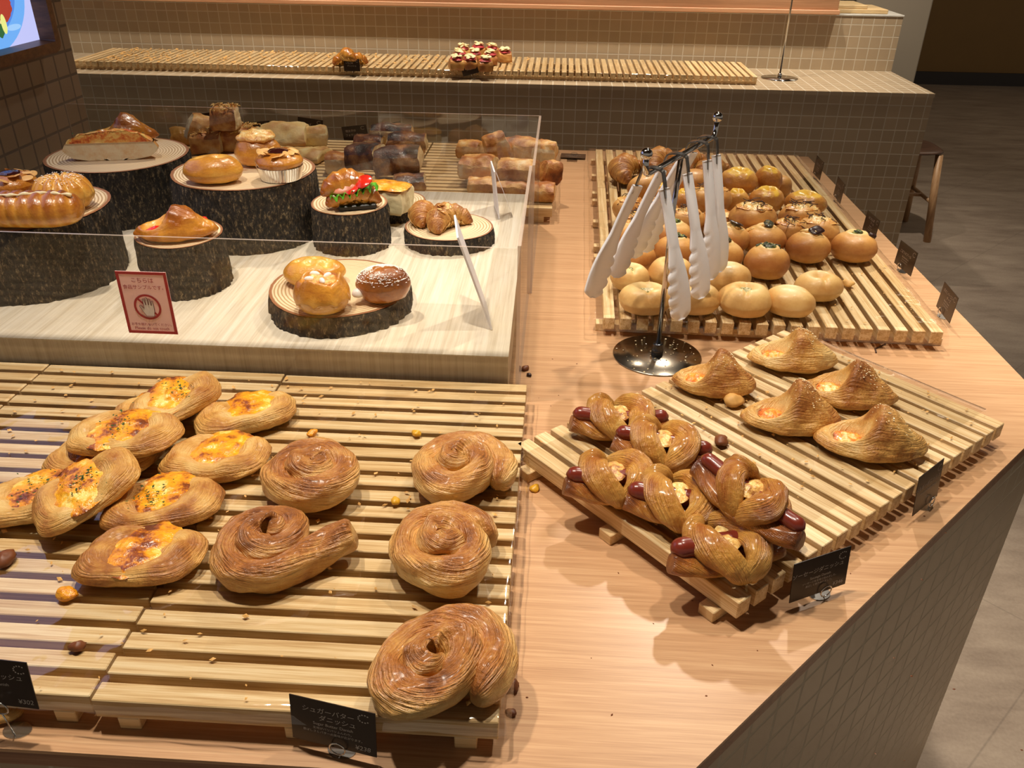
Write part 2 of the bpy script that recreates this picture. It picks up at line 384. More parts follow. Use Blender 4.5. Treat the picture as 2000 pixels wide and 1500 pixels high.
def floor_mat():
    m, nt, b = nmat('stone floor'); v = nd(nt, 'ShaderNodeTexCoord').outputs['Object']
    n1 = noi(nt, nd(nt, 'ShaderNodeMapping', {'Vector': v, 'Rotation': (0, 0, 0.75), 'Scale': (1.2, 4.0, 1)}).outputs[0], 2.2, 6.0, 0.65); n2 = noi(nt, v, 130.0, 2.0)
    col = ramp(nt, mth(nt, 'ADD', mth(nt, 'MULTIPLY', n1, 0.8), mth(nt, 'MULTIPLY', n2, 0.2)), [(0.3, rgb(122, 106, 92)), (0.5, rgb(150, 134, 118)), (0.7, rgb(172, 156, 138))])
    s = nd(nt, 'ShaderNodeSeparateXYZ', {0: nd(nt, 'ShaderNodeMapping', {'Vector': v, 'Rotation': (0, 0, 0.78)}).outputs[0]})
    mk = None
    for q in (0, 1):
        fr = mth(nt, 'FRACT', mth(nt, 'DIVIDE', s.outputs[q], 0.6)); d = mth(nt, 'ABSOLUTE', mth(nt, 'SUBTRACT', fr, 0.5))
        e = nd(nt, 'ShaderNodeMapRange', {0: d, 1: 0.495, 2: 0.499, 3: 1.0, 4: 0.78}).outputs[0]; mk = e if mk is None else mth(nt, 'MINIMUM', mk, e)
    nt.links.new(mixc(nt, 1.0, col, nd(nt, 'ShaderNodeCombineXYZ', {0: mk, 1: mk, 2: mk}).outputs[0], 'MULTIPLY'), b.inputs['Base Color'])
    b.inputs['Roughness'].default_value = 0.4; bump(nt, b, n2, 0.1, 0.001); return m
M['floor'] = floor_mat()
# metals, plastics
M['chrome'] = plain('polished chrome', (0.55, 0.54, 0.53, 1), 0.08, 1.0)
M['dark_steel'] = plain('dark mirror steel', (0.36, 0.32, 0.26, 1), 0.22, 1.0)
M['wire'] = plain('steel wire', (0.62, 0.60, 0.57, 1), 0.2, 1.0)
M['white_plastic'] = plain('white plastic', rgb(246, 246, 250), 0.35, coat=0.1)
M['card'] = plain('dark brown card', rgb(46, 34, 27), 0.28, spec=0.5)
M['chalk'] = plain('chalk white print', rgb(196, 188, 178), 0.7)
M['white_card'] = plain('white card stock', rgb(232, 228, 232), 0.5)
M['foil'] = plain('crimped foil', (0.85, 0.84, 0.82, 1), 0.28, 1.0, bumpk=0.25, vs_=160)
M['acrylic'] = clear('clear acrylic', (0.955, 0.95, 0.935, 1), base=0.03, rough=0.01)
M['film'] = clear('clear plastic film', (0.985, 0.98, 0.965, 1), base=0.085, rough=0.04, wr=0.40, ws=7.0, k=0.7)
def edge_mat():
    m = bpy.data.materials.new('polished acrylic edge'); m.use_nodes = True; nt = m.node_tree; b = nt.nodes['Principled BSDF']; out = nt.nodes['Material Output']
    b.inputs['Base Color'].default_value = rgb(226, 206, 190); b.inputs['Roughness'].default_value = 0.1
    tr = nd(nt, 'ShaderNodeBsdfTransparent', {0: (0.95, 0.93, 0.9, 1)}); mx = nd(nt, 'ShaderNodeMixShader', {0: 0.45})
    nt.links.new(tr.outputs[0], mx.inputs[1]); nt.links.new(b.outputs[0], mx.inputs[2]); nt.links.new(mx.outputs[0], out.inputs[0]); return m
M['acrylic_edge'] = edge_mat()
M['pink'] = plain('pale pink sign', rgb(250, 206, 200), 0.4)
M['red_print'] = plain('red print', rgb(170, 44, 46), 0.5)
M['hand_white'] = plain('white print', rgb(226, 220, 216), 0.5)
M['hand_line'] = plain('dark print', rgb(110, 66, 66), 0.5)
# doughs
P0, P1, P2, P3 = rgb(230, 194, 124), rgb(212, 160, 84), rgb(170, 108, 48), rgb(104, 54, 24)
M['danish'] = bread('laminated danish dough', P0, P1, P2, P3, 0.44, 0.05, ns=55, na=0.55, fa=0.3, lamf=120, lama=0.09, lamb=0.7, bk=0.5, bd=0.004, bias=-0.06)
M['swirl'] = bread('glazed swirl dough', P0, rgb(214, 160, 88), rgb(172, 108, 50), rgb(104, 54, 24), 0.36, 0.14, ns=50, na=0.65, fa=0.3, lamf=120, lama=0.12, lamb=0.9, bias=-0.05, bk=0.6, bd=0.004)
M['knot'] = bread('glossy knot dough', rgb(230, 192, 110), rgb(210, 152, 70), rgb(166, 96, 34), rgb(96, 44, 18), 0.30, 0.3, ns=50, na=0.55, fa=0.3, lamf=140, lama=0.11, lamb=0.9, bias=-0.12, bk=0.6, bd=0.004)
M['puff'] = bread('sesame puff dough', rgb(236, 204, 138), rgb(216, 166, 90), rgb(170, 108, 48), rgb(112, 58, 26), 0.40, 0.10, ns=60, na=0.5, fa=0.5, lamf=110, lama=0.08, lamb=0.7, bias=-0.05, bk=0.5, bd=0.004)
M['croissant'] = bread('croissant dough', rgb(232, 198, 128), rgb(214, 160, 84), rgb(166, 102, 42), rgb(104, 54, 22), 0.36, 0.15, ns=60, na=0.35, fa=0.2, lamf=190, lama=0.22, lamb=1.0, bias=-0.06, bd=0.004)
M['glazed'] = bread('glazed sample dough', rgb(240, 194, 96), rgb(216, 150, 54), rgb(164, 92, 26), rgb(100, 46, 14), 0.26, 0.45, ns=45, na=0.5, fa=0.2, lamf=90, lama=0.03, lamb=0.2, bias=-0.10)
M['bun_pale'] = bread('pale bun dough', rgb(240, 214, 160), rgb(224, 184, 116), rgb(196, 140, 72), rgb(150, 92, 44), 0.48, 0.05, ns=28, na=0.55, fa=0.12, bk=0.22)
M['bun_brown'] = bread('brown bun dough', rgb(236, 200, 134), rgb(212, 156, 84), rgb(172, 108, 50), rgb(118, 64, 28), 0.45, 0.06, ns=28, na=0.45, fa=0.12, bk=0.22)
M['bun_cheese'] = bread('cheese bun dough', rgb(236, 196, 122), rgb(216, 156, 78), rgb(178, 110, 48), rgb(130, 70, 30), 0.35, 0.2, ns=45, na=0.4, fa=0.2, tint=rgb(246, 200, 74), bk=0.3)
M['loaf'] = bread('sliced loaf', rgb(238, 222, 184), rgb(222, 170, 98), rgb(176, 108, 50), rgb(108, 58, 28), 0.5, 0.0, ns=60, na=0.55, fa=0.25, bk=0.4)
M['dark_loaf'] = bread('dark topped loaf', rgb(228, 206, 160), rgb(190, 134, 76), rgb(108, 60, 36), rgb(46, 28, 24), 0.5, 0.05, ns=45, na=0.8, fa=0.3, bk=0.5)
M['pale_loaf'] = bread('pale loaf', rgb(236, 222, 176), rgb(226, 194, 130), rgb(200, 150, 90), rgb(150, 100, 56), 0.55, 0.0, ns=50, na=0.4, fa=0.2, bk=0.3)
M['egg'] = filling('egg and cheese filling', [(0.24, rgb(246, 208, 110)), (0.36, rgb(238, 172, 36)), (0.60, rgb(220, 140, 34)), (0.76, rgb(150, 78, 32)), (0.92, rgb(96, 46, 22))], 130)
M['cheese'] = filling('orange cheese filling', [(0.35, rgb(248, 214, 150)), (0.5, rgb(238, 166, 66)), (0.68, rgb(216, 110, 36)), (0.88, rgb(130, 66, 30))], 150)
M['potato'] = filling('cream filling', [(0.35, rgb(246, 224, 158)), (0.55, rgb(226, 180, 100)), (0.75, rgb(168, 110, 66)), (0.92, rgb(90, 48, 40))], 150)
M['sausage'] = plain('smoked sausage skin', rgb(114, 42, 28), 0.25, var=0.35, vs_=60, coat=0.3)
M['greens'] = filling('spinach filling', [(0.34, rgb(190, 176, 96)), (0.46, rgb(112, 124, 48)), (0.60, rgb(46, 56, 24)), (0.76, rgb(34, 36, 20)), (0.9, rgb(140, 120, 60))], 240, bk=1.0)
M['aubergine'] = plain('baked aubergine', rgb(52, 30, 26), 0.3, var=0.4, vs_=120, coat=0.2)
M['mayo'] = filling('creamy topping', [(0.35, rgb(246, 226, 168)), (0.55, rgb(232, 184, 104)), (0.75, rgb(204, 132, 60)), (0.92, rgb(126, 70, 34))], 130)
M['herb_cheese'] = filling('herbed cream cheese', [(0.3, rgb(250, 244, 214)), (0.56, rgb(240, 226, 178)), (0.64, rgb(110, 120, 60)), (0.85, rgb(226, 200, 140))], 330)
M['burdock'] = plain('burdock shreds', rgb(70, 42, 26), 0.5, var=0.4, vs_=200)
M['parsley'] = plain('dried parsley', rgb(52, 78, 26), 0.7)
M['crumb'] = plain('pastry crumbs', rgb(214, 164, 92), 0.6, var=0.5, vs_=60)
M['crumb_dark'] = plain('dark crumbs', rgb(112, 60, 26), 0.5, var=0.5, vs_=80)
M['corn'] = plain('corn crumb', rgb(214, 160, 40), 0.4, var=0.4, vs_=300)
M['sugar'] = plain('powdered sugar', rgb(244, 238, 230), 0.8)
M['cream'] = plain('whipped cream', rgb(248, 246, 242), 0.4)
M['tomato'] = plain('tomato slice', rgb(214, 44, 28), 0.2, var=0.2, vs_=60, coat=0.5)
M['ham'] = plain('ham', rgb(224, 140, 112), 0.35, var=0.2, vs_=60)
M['lettuce'] = plain('lettuce', rgb(92, 168, 46), 0.35, var=0.5, vs_=60)
M['almond'] = plain('almond slice', rgb(226, 176, 104), 0.5, var=0.2, vs_=120)
M['jam'] = plain('dark jam', rgb(56, 18, 16), 0.12, var=0.4, vs_=120, coat=0.7)
M['icing'] = plain('sugar icing', rgb(240, 222, 178), 0.2, coat=0.5)
M['strawberry'] = plain('strawberry glaze', rgb(176, 60, 66), 0.35, var=0.4, vs_=90)
M['pizza'] = filling('tomato cheese topping', [(0.30, rgb(246, 200, 110)), (0.46, rgb(232, 146, 66)), (0.64, rgb(206, 92, 40)), (0.90, rgb(130, 50, 24))], 150)
M['black_tray'] = plain('black plastic liner', rgb(18, 17, 18), 0.3)
# ------------------------------------------------------------------ the room
CY0, CY1, CX1, CX0 = 2.615, 3.157, 1.577, -3.2     # far counter: front, back wall, right end, left end
struct('floor', grid(2, 2, lambda u, v: (-5 + 12 * u, -4 + 13 * v, 0)), M['floor'])
struct('wall_back', box(-5, 7, 8.0, 8.15, 0.0, 3.2), M['ochre_wall'])
struct('baseboard_back', box(-5, 7, 7.97, 8.0, 0.0, 0.12), M['base_dark'])
struct('wall_rear_column', box(1.50, 1.875, 3.62, 5.2, 0, 3.2, 0.006), M['grey_wall'])
struct('ceiling', box(-5, 7, -4, 9, 3.2, 3.3), plain('dark ceiling', rgb(96, 84, 72), 0.9))
struct('wall_left', box(-1.9, -1.14, -0.35, 1.008, 0, 3.2, 0.004), M['tile_pillar'])

# far counter with its tiled upstand and cap
def quadm(p): return (p, [(0, 1, 2, 3)])
ct = thing('tiled_counter', 'long tiled counter along the back wall, lit from above', 'counter', (0, 0, 0))
part('counter_top', box(CX0, CX1, CY0, CY1, 0.835, 0.85), M['tile_top'], ct, False)
part('front_face', box(CX0, CX1 - 0.002, CY0 + 0.002, CY0 + 0.03, 0, 0.835), M['tile_front'], ct, False)
part('end_face', box(CX1 - 0.03, CX1 - 0.0005, CY0 + 0.03, CY1, 0, 0.835), M['tile_side'], ct, False)
part('upstand', box(CX0, CX1, CY1, CY1 + 0.14, 0.0, 1.085), M['tile_front'], ct, False)
def capm():
    a = box(CX0, CX1 + 0.004, CY1 - 0.004, CY1 + 0.30, 1.085, 1.093, 0.002); return a
part('cap', capm(), M['cap'], ct, False)
bd = thing('notice_board', 'long brown wood panel fixed above the tiled upstand', 'wall panel', (0, 0, 0))
part('board', box(CX0, 1.27, CY1 - 0.032, CY1 - 0.008, 1.112, 1.75, 0.001), M['panel'], bd, False)
part('ledge', box(CX0, 1.276, CY1 - 0.05, CY1 - 0.006, 1.094, 1.112, 0.002), wood('pale ledge', rgb(176, 124, 88), rgb(200, 146, 106), rgb(214, 164, 124), 2.0, 80.0), bd, False)
lb = onY(1748, 17, CY1 + 0.02); 
solo('wooden_board', box(-0.36, 0, 0, 0.24, 0, 0.018, 0.002), M['pine_bar'], 'flat wooden board lying on the upstand cap, lower of two', 'board', (1.515, CY1 + 0.03, 1.0935), group='boards on the upstand', smooth=False)
solo('wooden_board', box(-0.40, 0, 0, 0.22, 0, 0.016, 0.002), M['pine_bar'], 'shorter wooden board laid on top of the lower board', 'board', (1.42, CY1 + 0.035, 1.1117), group='boards on the upstand', smooth=False)

# display table: slanted front right corner, tiled sides
poly = [(-1.139, -0.617), (0.1515, -0.617), (0.792, 0.036), (0.792, 1.528), (-1.139, 1.528)]
tb = thing('display_table', 'large oak-topped display table with tiled sides and a slanted corner', 'table')
part('table_top', prism(poly, TOP - 0.004, TOP), M['oak'], tb, False)
def inset(d): return [(-1.139, -0.617 + d), (0.1515 - d * 0.41, -0.617 + d), (0.792 - d, 0.036 + d * 0.41), (0.792 - d, 1.528 - d), (-1.139, 1.528 - d)]
part('edge_band', prism(inset(0.0005), TOP - 0.021, TOP - 0.004), M['edge'], tb, False)
p3 = inset(0.004)
def face(i, name, mt):
    (x0, y0), (x1, y1) = p3[i], p3[(i + 1) % 5]; d = Vector((y1 - y0, x0 - x1, 0)).normalized() * -0.02
    return part(name, prism([(x0, y0), (x1, y1), (x1 + d.x, y1 + d.y), (x0 + d.x, y0 + d.y)], 0.0, TOP - 0.021), mt, tb, False)
face(0, 'front_face', M['tile_front']); face(1, 'slanted_face', M['tile_diag']); face(2, 'side_face', M['tile_side']); face(3, 'rear_face', M['tile_front'])

# lit screen in a wooden frame on the tiled pillar
sx = -1.14; y1s, z0s = 0.862, 1.228; y0s, z1s = -0.20, 1.228 + 0.62
sc = thing('wall_screen', 'lit picture screen in a brown wooden frame on the tiled pillar', 'screen', (sx, 0, 0))
fw = 0.028
def frame_ring():
    o, i = [], []
    def rr(r0, y0, y1, z0, z1):
        pts = []
        for cy, cz, a0 in ((y1 - r0, z0 + r0, -pi / 2), (y1 - r0, z1 - r0, 0), (y0 + r0, z1 - r0, pi / 2), (y0 + r0, z0 + r0, pi)):
            for k in range(7): a = a0 + pi / 2 * k / 6; pts.append((cy + r0 * cos(a), cz + r0 * sin(a)))
        return pts
    O = rr(0.022, y0s - fw, y1s + fw, z0s - fw, z1s + fw); I = rr(0.001, y0s, y1s, z0s, z1s); n = len(O); v = []; f = []
    for x, r in ((0.0, O), (0.04, O), (0.045, [(a * 0.85 + b * 0.15, c * 0.85 + d * 0.15) for (a, c), (b, d) in zip(O, I)]), (0.045, [(a * 0.15 + b * 0.85, c * 0.15 + d * 0.85) for (a, c), (b, d) in zip(O, I)]), (0.012, I)):
        v += [(x, y, z) for y, z in r]
    for q in range(4):
        for k in range(n): a = q * n + k; b = q * n + (k + 1) % n; f.append((a, b, b + n, a + n))
    return v, f
part('frame', frame_ring(), M['frame'], sc, False)
part('panel', box(0.0, 0.012, y0s, y1s, z0s, z1s), emit('screen backdrop', rgb(196, 200, 250), 1.0), sc, False)
def disc(cy, cz, ry, rz_, x, n=56, wob=0): return ([(x, cy + ry * cos(2 * pi * k / n) * (1 + wob * sin(5 * k)), cz + rz_ * sin(2 * pi * k / n) * (1 + wob * cos(7 * k))) for k in range(n)], [tuple(range(n))])
pc, pz = 0.672, 1.335
pict = part('picture', disc(pc, pz, 0.172, 0.118, 0.0125), emit('plate rim', rgb(112, 176, 246), 1.0), sc, False)
part('plate_well', disc(pc - 0.002, pz + 0.004, 0.140, 0.092, 0.013), emit('plate well', rgb(82, 138, 228), 1.0), pict, False)
part('plate_shine', disc(pc + 0.105, pz - 0.072, 0.026, 0.006, 0.0133), emit('plate shine', rgb(160, 206, 252), 1.0), pict, False)
q = onX(14, 16, -1.127); part('meat', disc(q.y - 0.02, q.z + 0.01, 0.036, 0.034, 0.0138, wob=0.06), emit('picture red', rgb(176, 62, 46), 1.0), pict, False)
part('crust', disc(q.y - 0.035, q.z + 0.012, 0.045, 0.038, 0.0135, wob=0.05), emit('picture crust', rgb(238, 214, 150), 1.0), pict, False)
q = onX(7, 47, -1.127); part('cheese', disc(q.y, q.z, 0.009, 0.019, 0.0139), emit('picture yellow', rgb(236, 238, 140), 1.0), pict, False)
part('leaf', disc(q.y - 0.02, q.z - 0.004, 0.022, 0.02, 0.0134, wob=0.1), emit('picture green', rgb(46, 104, 60), 1.0), pict, False)

# stool beyond the far end of the table
st = thing('stool', 'wooden stool with dark saddle seat beyond the right table edge', 'stool', (1.79, 3.40, 0))
def seat_md():
    R = superell(0.20, 0.17, 3.2)
    return dome(R, lambda r, th, x, y: 0.016 * sqrt(max(0, 1 - r ** 8)) - 0.008 * exp(-(x / 0.13) ** 2) * (1 - r ** 2), 0.014, 10, 48)
part('seat', xf(seat_md(), T(0, 0, 0.435)), M['stool_seat'], st)
for a, b in ((0.19, -0.16), (0.19, 0.16), (-0.19, -0.16), (-0.19, 0.16)):
    part('leg', tube([(a * 0.84, b * 0.78, 0.44), (a * 1.02, b * 1.05, 0.0)], lambda s: 0.0185 + 0.004 * sin(pi * s), 14), M['stool_leg'], st)
part('stretcher', tube([(0.178, -0.142, 0.20), (0.178, 0.142, 0.20)], 0.010, 10), M['stool_leg'], st)
part('stretcher', tube([(-0.178, -0.142, 0.20), (-0.178, 0.142, 0.20)], 0.010, 10), M['stool_leg'], st)
part('stretcher', tube([(-0.178, 0, 0.20), (0.178, 0, 0.20)], 0.010, 10), M['stool_leg'], st)

# ------------------------------------------------------------------ slatted trays
def slat_md(n, pitch, L, w, h, z1):
    return join(*[box(-L / 2, L / 2, (i - (n - 1) / 2) * pitch - w / 2, (i - (n - 1) / 2) * pitch + w / 2, z1 - h, z1, 0.0009, rnd=random.random()) for i in range(n)])
def tray(label, cx, cy, rz, n=20, pitch=0.030, L=0.36, z=TOP, group='slatted wooden trays', w=0.0205, over=0.0):
    r = thing('slatted_tray', label, 'tray', (cx, cy, z), (0, 0, rz), group)
    h = 0.036; part('slats', slat_md(n, pitch, L, w, 0.022, h), M['pine'], r, False)
    D = n * pitch - (pitch - w)
    for x in (-L * 0.42, 0, L * 0.42): part('crossbar', box(x - 0.010, x + 0.010, -D / 2 - over, D / 2 + over, 0.0, h - 0.022, 0.0008, rnd=0.4), M['pine_bar'], r, False)
    return r
tray('slatted tray carrying the swirl pastries at the front of the table', -0.18, -0.2945, 0)
tray('slatted tray carrying the egg pastries, left of the swirl pastry tray', -0.543, -0.291, 0)
tray('slatted tray at the left edge of the picture under the film', -0.906, -0.289, 0)
ph = -0.0178
for k, (lab) in enumerate(('slatted tray under the pale buns nearest the tongs stand', 'slatted tray in the middle of the bun pile', 'slatted tray under the croissants at the far table edge')):
    v = 0.193 + k * 0.3865
    cx, cy = 0.4065 - sin(ph) * v, 0.2385 + cos(ph) * v
    tray(lab, cx, cy, ph + pi / 2, pitch=0.02895, L=0.385, w=0.0198, over=0.012)
a, b, c, d = on(1020, 868, SL), on(1469, 1190, SL), on(1958, 826, SL), on(1510, 639, SL)
ct_ = (a + b + c + d) / 4
tray('slatted tray turned diagonally under the sausage and triangle pastries', ct_.x, ct_.y, atan2(b.y - a.y, b.x - a.x), pitch=0.0290, L=0.365, over=0.012)
DIAG = ct_.copy(); DIAGR = atan2(b.y - a.y, b.x - a.x)
for k, lab in enumerate(('slatted tray behind the guard under the pale brown sliced breads', 'slatted tray behind the guard under the dark topped loaf', 'slatted tray behind the tree stumps under the cheese breads')):
    tray(lab, -0.157 - 0.366 * k, 1.133, 0, L=0.362)
for k in range(8):
    x = 0.865 - 0.18 - 0.3625 * k
    r = tray('one of the slatted trays in a row on the far counter', x - 0.115, CY0 + 0.285, pi / 2, n=20, pitch=0.030, L=0.37, z=0.85, group='slatted trays on the far counter') if False else None
for k in range(5):
    x = 0.866 - 0.297 - 0.598 * k
    tray(['slatted tray at the right end of the far counter', 'slatted tray under the strawberry pastries on the far counter', 'slatted tray left of the strawberry pastries on the far counter', 'crumb-strewn slatted tray near the left end of the far counter', 'slatted tray at the far counter hidden partly by the pillar'][k], x, CY0 + 0.29, pi / 2, L=0.39, z=0.85, group='slatted trays on the far counter', over=0.004)

# ------------------------------------------------------------------ film sheets
def film_md(x0, x1, y0, y1, amp=0.0012, drop=(0, 0, 0, 0), n=(60, 60), wav=9):
    """sheet over a tray; drop = how far each side (x0, x1, y0, y1) hangs over the edge"""
    X0, X1, Y0, Y1 = x0 - drop[0], x1 + drop[1], y0 - drop[2], y1 + drop[3]
    def fn(u, v):
        x = X0 + (X1 - X0) * u; y = Y0 + (Y1 - Y0) * v; z = amp * (1 + fbm((x, y, 3), wav, 3)); dz = 0; px, py = x, y
        for q, lim, s in ((x, x0, -1), (x, x1, 1)):
            e = (q - lim) * s
            if e > 0: dz = max(dz, e * 0.9); px = lim + s * (e * 0.35 + 0.004 * nz((y * 25, s, 0)) * min(1, e * 60))
        for q, lim, s in ((y, y0, -1), (y, y1, 1)):
            e = (q - lim) * s
            if e > 0: dz = max(dz, e * 0.9); py = lim + s * (e * 0.35 + 0.004 * nz((x * 25, s, 4)) * min(1, e * 60))
        return (px, py, max(z - dz, -0.033) + 0.0004)
    return grid(n[0], n[1], fn)
def film(label, md, loc, rz=0): return solo('plastic_film', md, M['film'], label, 'film', loc, (0, 0, rz), 'clear films over the trays')
film('clear film laid over the slats under the egg and swirl pastries', film_md(-0.72, 0.004, -0.592, 0.0, 0.0011, (0, 0.02, 0.012, 0.0), (90, 70)), (0, 0, SL))
film('clear film laid over the left tray, with a cut edge', film_md(-1.085, -0.728, -0.592, 0.0, 0.0012, (0, 0, 0.0, 0), (40, 60), 11), (0, 0, SL))
fc = Vector((0.4065 - sin(ph) * 0.575, 0.2385 + cos(ph) * 0.575, SL))
film('clear film laid over the bun trays, curling up at the right', film_md(-0.305, 0.295, -0.565, 0.585, 0.0014, (0.012, 0.01, 0.03, 0), (60, 90)), fc, ph)
film('clear film laid over the diagonal tray', film_md(-0.16, 0.15, -0.29, 0.30, 0.0010, (0.03, 0, 0.0, 0.01), (50, 60)), (DIAG.x, DIAG.y, SL), DIAGR)
film('clear film laid over the trays behind the guard', film_md(-0.30, 0.03, 0.842, 1.42, 0.0010, (0, 0.03, 0, 0), (40, 40)), (0, 0, SL))
film('clear film laid over the far counter trays', film_md(-2.05, 0.60, CY0 + 0.09, CY0 + 0.49, 0.0016, (0, 0, 0.03, 0.0), (160, 30), 6), (0, 0, SL))

# ------------------------------------------------------------------ riser and acrylic guards
RZ = TOP + 0.072
rs = thing('display_riser', 'pale ash riser box carrying the food samples', 'riser', (0, 0, TOP))
part('top_panel', prism([(-1.138, 0.018), (-0.0288, 0.018), (-0.0368, 0.8225), (-1.138, 0.8225)], 0.070, 0.072), M['white_oak'], rs, False)
part('body', prism([(-1.138, 0.0185), (-0.0293, 0.0185), (-0.0373, 0.822), (-1.138, 0.822)], 0.0, 0.070), wood('pale ash sides', rgb(196, 178, 150), rgb(216, 202, 178), rgb(230, 220, 200), 3.0, 150.0, 0.4, axis='Z', bumpk=0.04), rs, False)
def pane(name, parent, x0, x1, y0, y1, z0, z1):
    v, f, _ = box(x0, x1, y0, y1, z0, z1)
    dx, dy = x1 - x0, y1 - y0
    mi = [0, 0, 1, 1, 1, 1] if dx < dy else [1, 1, 0, 0, 1, 1]
    me = mesh(name, (v, f, {'mi': mi}), [M['acrylic'], M['acrylic_edge']], False); return part(name, me, None, parent)
g1 = thing('acrylic_guard', 'clear acrylic guard in front of the food samples', 'sneeze guard', (0, 0, 0), group='clear acrylic guards')
gz = 0.994 + 0.1
pane('front_panel', g1, -1.136, -0.0175, 0.0075, 0.0115, TOP + 0.0005, gz)
pane('side_panel', g1, -0.0175, -0.0125, 0.0075, 0.414, TOP + 0.0005, gz + 0.004)
g2 = thing('acrylic_guard', 'clear acrylic guard between the food samples and the sliced breads', 'sneeze guard', (0, 0, 0), group='clear acrylic guards')
pane('rear_panel', g2, -1.085, -0.0085, 0.8255, 0.8295, TOP + 0.0005, gz + 0.004)
pane('side_panel', g2, -0.0125, -0.0075, 0.418, 0.8295, TOP + 0.0005, gz + 0.004)
# ------------------------------------------------------------------ baked goods
def clip0(md): return ([Vector((p[0], p[1], max(0.0, p[2]))) for p in md[0]],) + tuple(md[1:])
def specks(n, fx, size, seed, flat=0.35):
    """tiny irregular flakes; fx(rng) -> position"""
    rg = random.Random(seed); v = []; f = []
    for _ in range(n):
        c = Vector(fx(rg)); s = size * rg.uniform(0.5, 1.5); a = rg.uniform(0, pi); t = Vector((cos(a), sin(a), rg.uniform(-flat, flat))) * s; u = Vector((-sin(a), cos(a), rg.uniform(-flat, flat))) * s * rg.uniform(0.4, 0.9)
        k = len(v); nrm = Vector((0, 0, s * 0.35)); v += [c - t, c - u * 0.8, c + t, c + u, c + nrm]
        f += [(k, k + 1, k + 4), (k + 1, k + 2, k + 4), (k + 2, k + 3, k + 4), (k + 3, k, k + 4), (k + 3, k + 2, k + 1, k)]
    return v, f

def egg_danish(label, c, L, rz, seed, tilt=(0, 0), z=SL + 0.0025, dark=0.0, wd=0.60, parsley=True, op=(0.27, 0.50), shear=0.17, group='egg pastries on the front tray'):
    a, b = L / 2, L / 2 * wd; rg = random.Random(seed); o = Vector((seed * 3.1, seed, seed * 0.7)); ax, by = L * op[0], L * wd * op[1]; h = L * 0.215; ox, oy = rg.uniform(-.04, .04) * L, rg.uniform(0.0, 0.10) * L * wd
    def R(th):
        x, y = superell(a, b, 3.4)(th); k = 1 + 0.045 * nz((cos(th) * 1.5, sin(th) * 1.5, seed)); return (x * (1 - 0.12 * (y / b) ** 2) + shear * y) * k * 0.96, y * k
    def q(x, y): return ((x - ox - shear * y) / ax) ** 2 + ((y - oy) / by) ** 2
    def H(r, th, x, y):
        e = q(x, y); base = h * (1 - r ** 3.4) ** 0.55 * (1.05 - 0.38 * (x / a) ** 2); ring = 1 - 0.66 / (1 + e ** 2.6)
        fold = 0.10 * sin(5 * th + seed + 3 * nz((x * 20, y * 20, seed))) * exp(-((e - 1.7) / 1.2) ** 2)
        return base * (ring + fold)
    def disp(P, r, th, top): return 0.0042 * fbm(P + o, 26, 2) + 0.0011 * fbm(P + o, 110, 3)
    def br(r, th, P, top):
        e = q(P.x, P.y); k = 0.50 + dark + 0.16 * (P.z / h - 0.5) + 0.30 * fbm(P + o, 28, 2)
        k -= 0.34 * exp(-(P.z / 0.008) ** 2) + 0.28 * exp(-((e - 1.0) / 0.5) ** 2) - 0.30 * max(0, fbm(P + o, 60, 2)) * exp(-((e - 1.3) / 0.8) ** 2)
        return k
    root = thing('egg_danish', label, 'pastry', (c[0], c[1], z), (tilt[0], tilt[1], rz), group)
    part('dough', clip0(dome(R, H, L * 0.085, 26, 84, disp, br)), M['danish'], root)
    zf = L * 0.085 + h * 0.36
    def Rf(th):
        k = 1.0 + 0.12 * nz((cos(th) * 2, sin(th) * 2, seed + 9)); y = by * 1.06 * sin(th) * k + oy; return ax * 1.06 * cos(th) * k + ox + shear * y, y
    fill = dome(lambda th: tuple(p - q_ for p, q_ in zip(Rf(th), (ox + shear * oy, oy))), lambda r, th, x, y: 0.0055 * (1 - r ** 2), 0.004, 16, 48, lambda P, r, th, top: (0.0042 * fbm(P + o, 75, 3) + 0.0016 * nz(P + o, 210)) * (1 if top else 0), lambda r, th, P, top: 0.75 * max(0, r - 0.72) + 0.95 * fbm(P + o, 38, 2) - 0.05 + dark * 0.5)
    fo = part('egg_filling', xf(fill, T(ox + shear * oy, oy, zf - 0.004)), M['egg'], root)
    if parsley:
        cx = rg.uniform(-.4, .4)
        part('parsley', specks(46, lambda g: ((ox + shear * oy) + ax * (cx + g.gauss(0, .28)), oy + by * g.gauss(-.1, .35), zf + 0.0075 + g.uniform(-.001, .0015)), 0.0016, seed), M['parsley'], root, False, 'stuff')
    return root

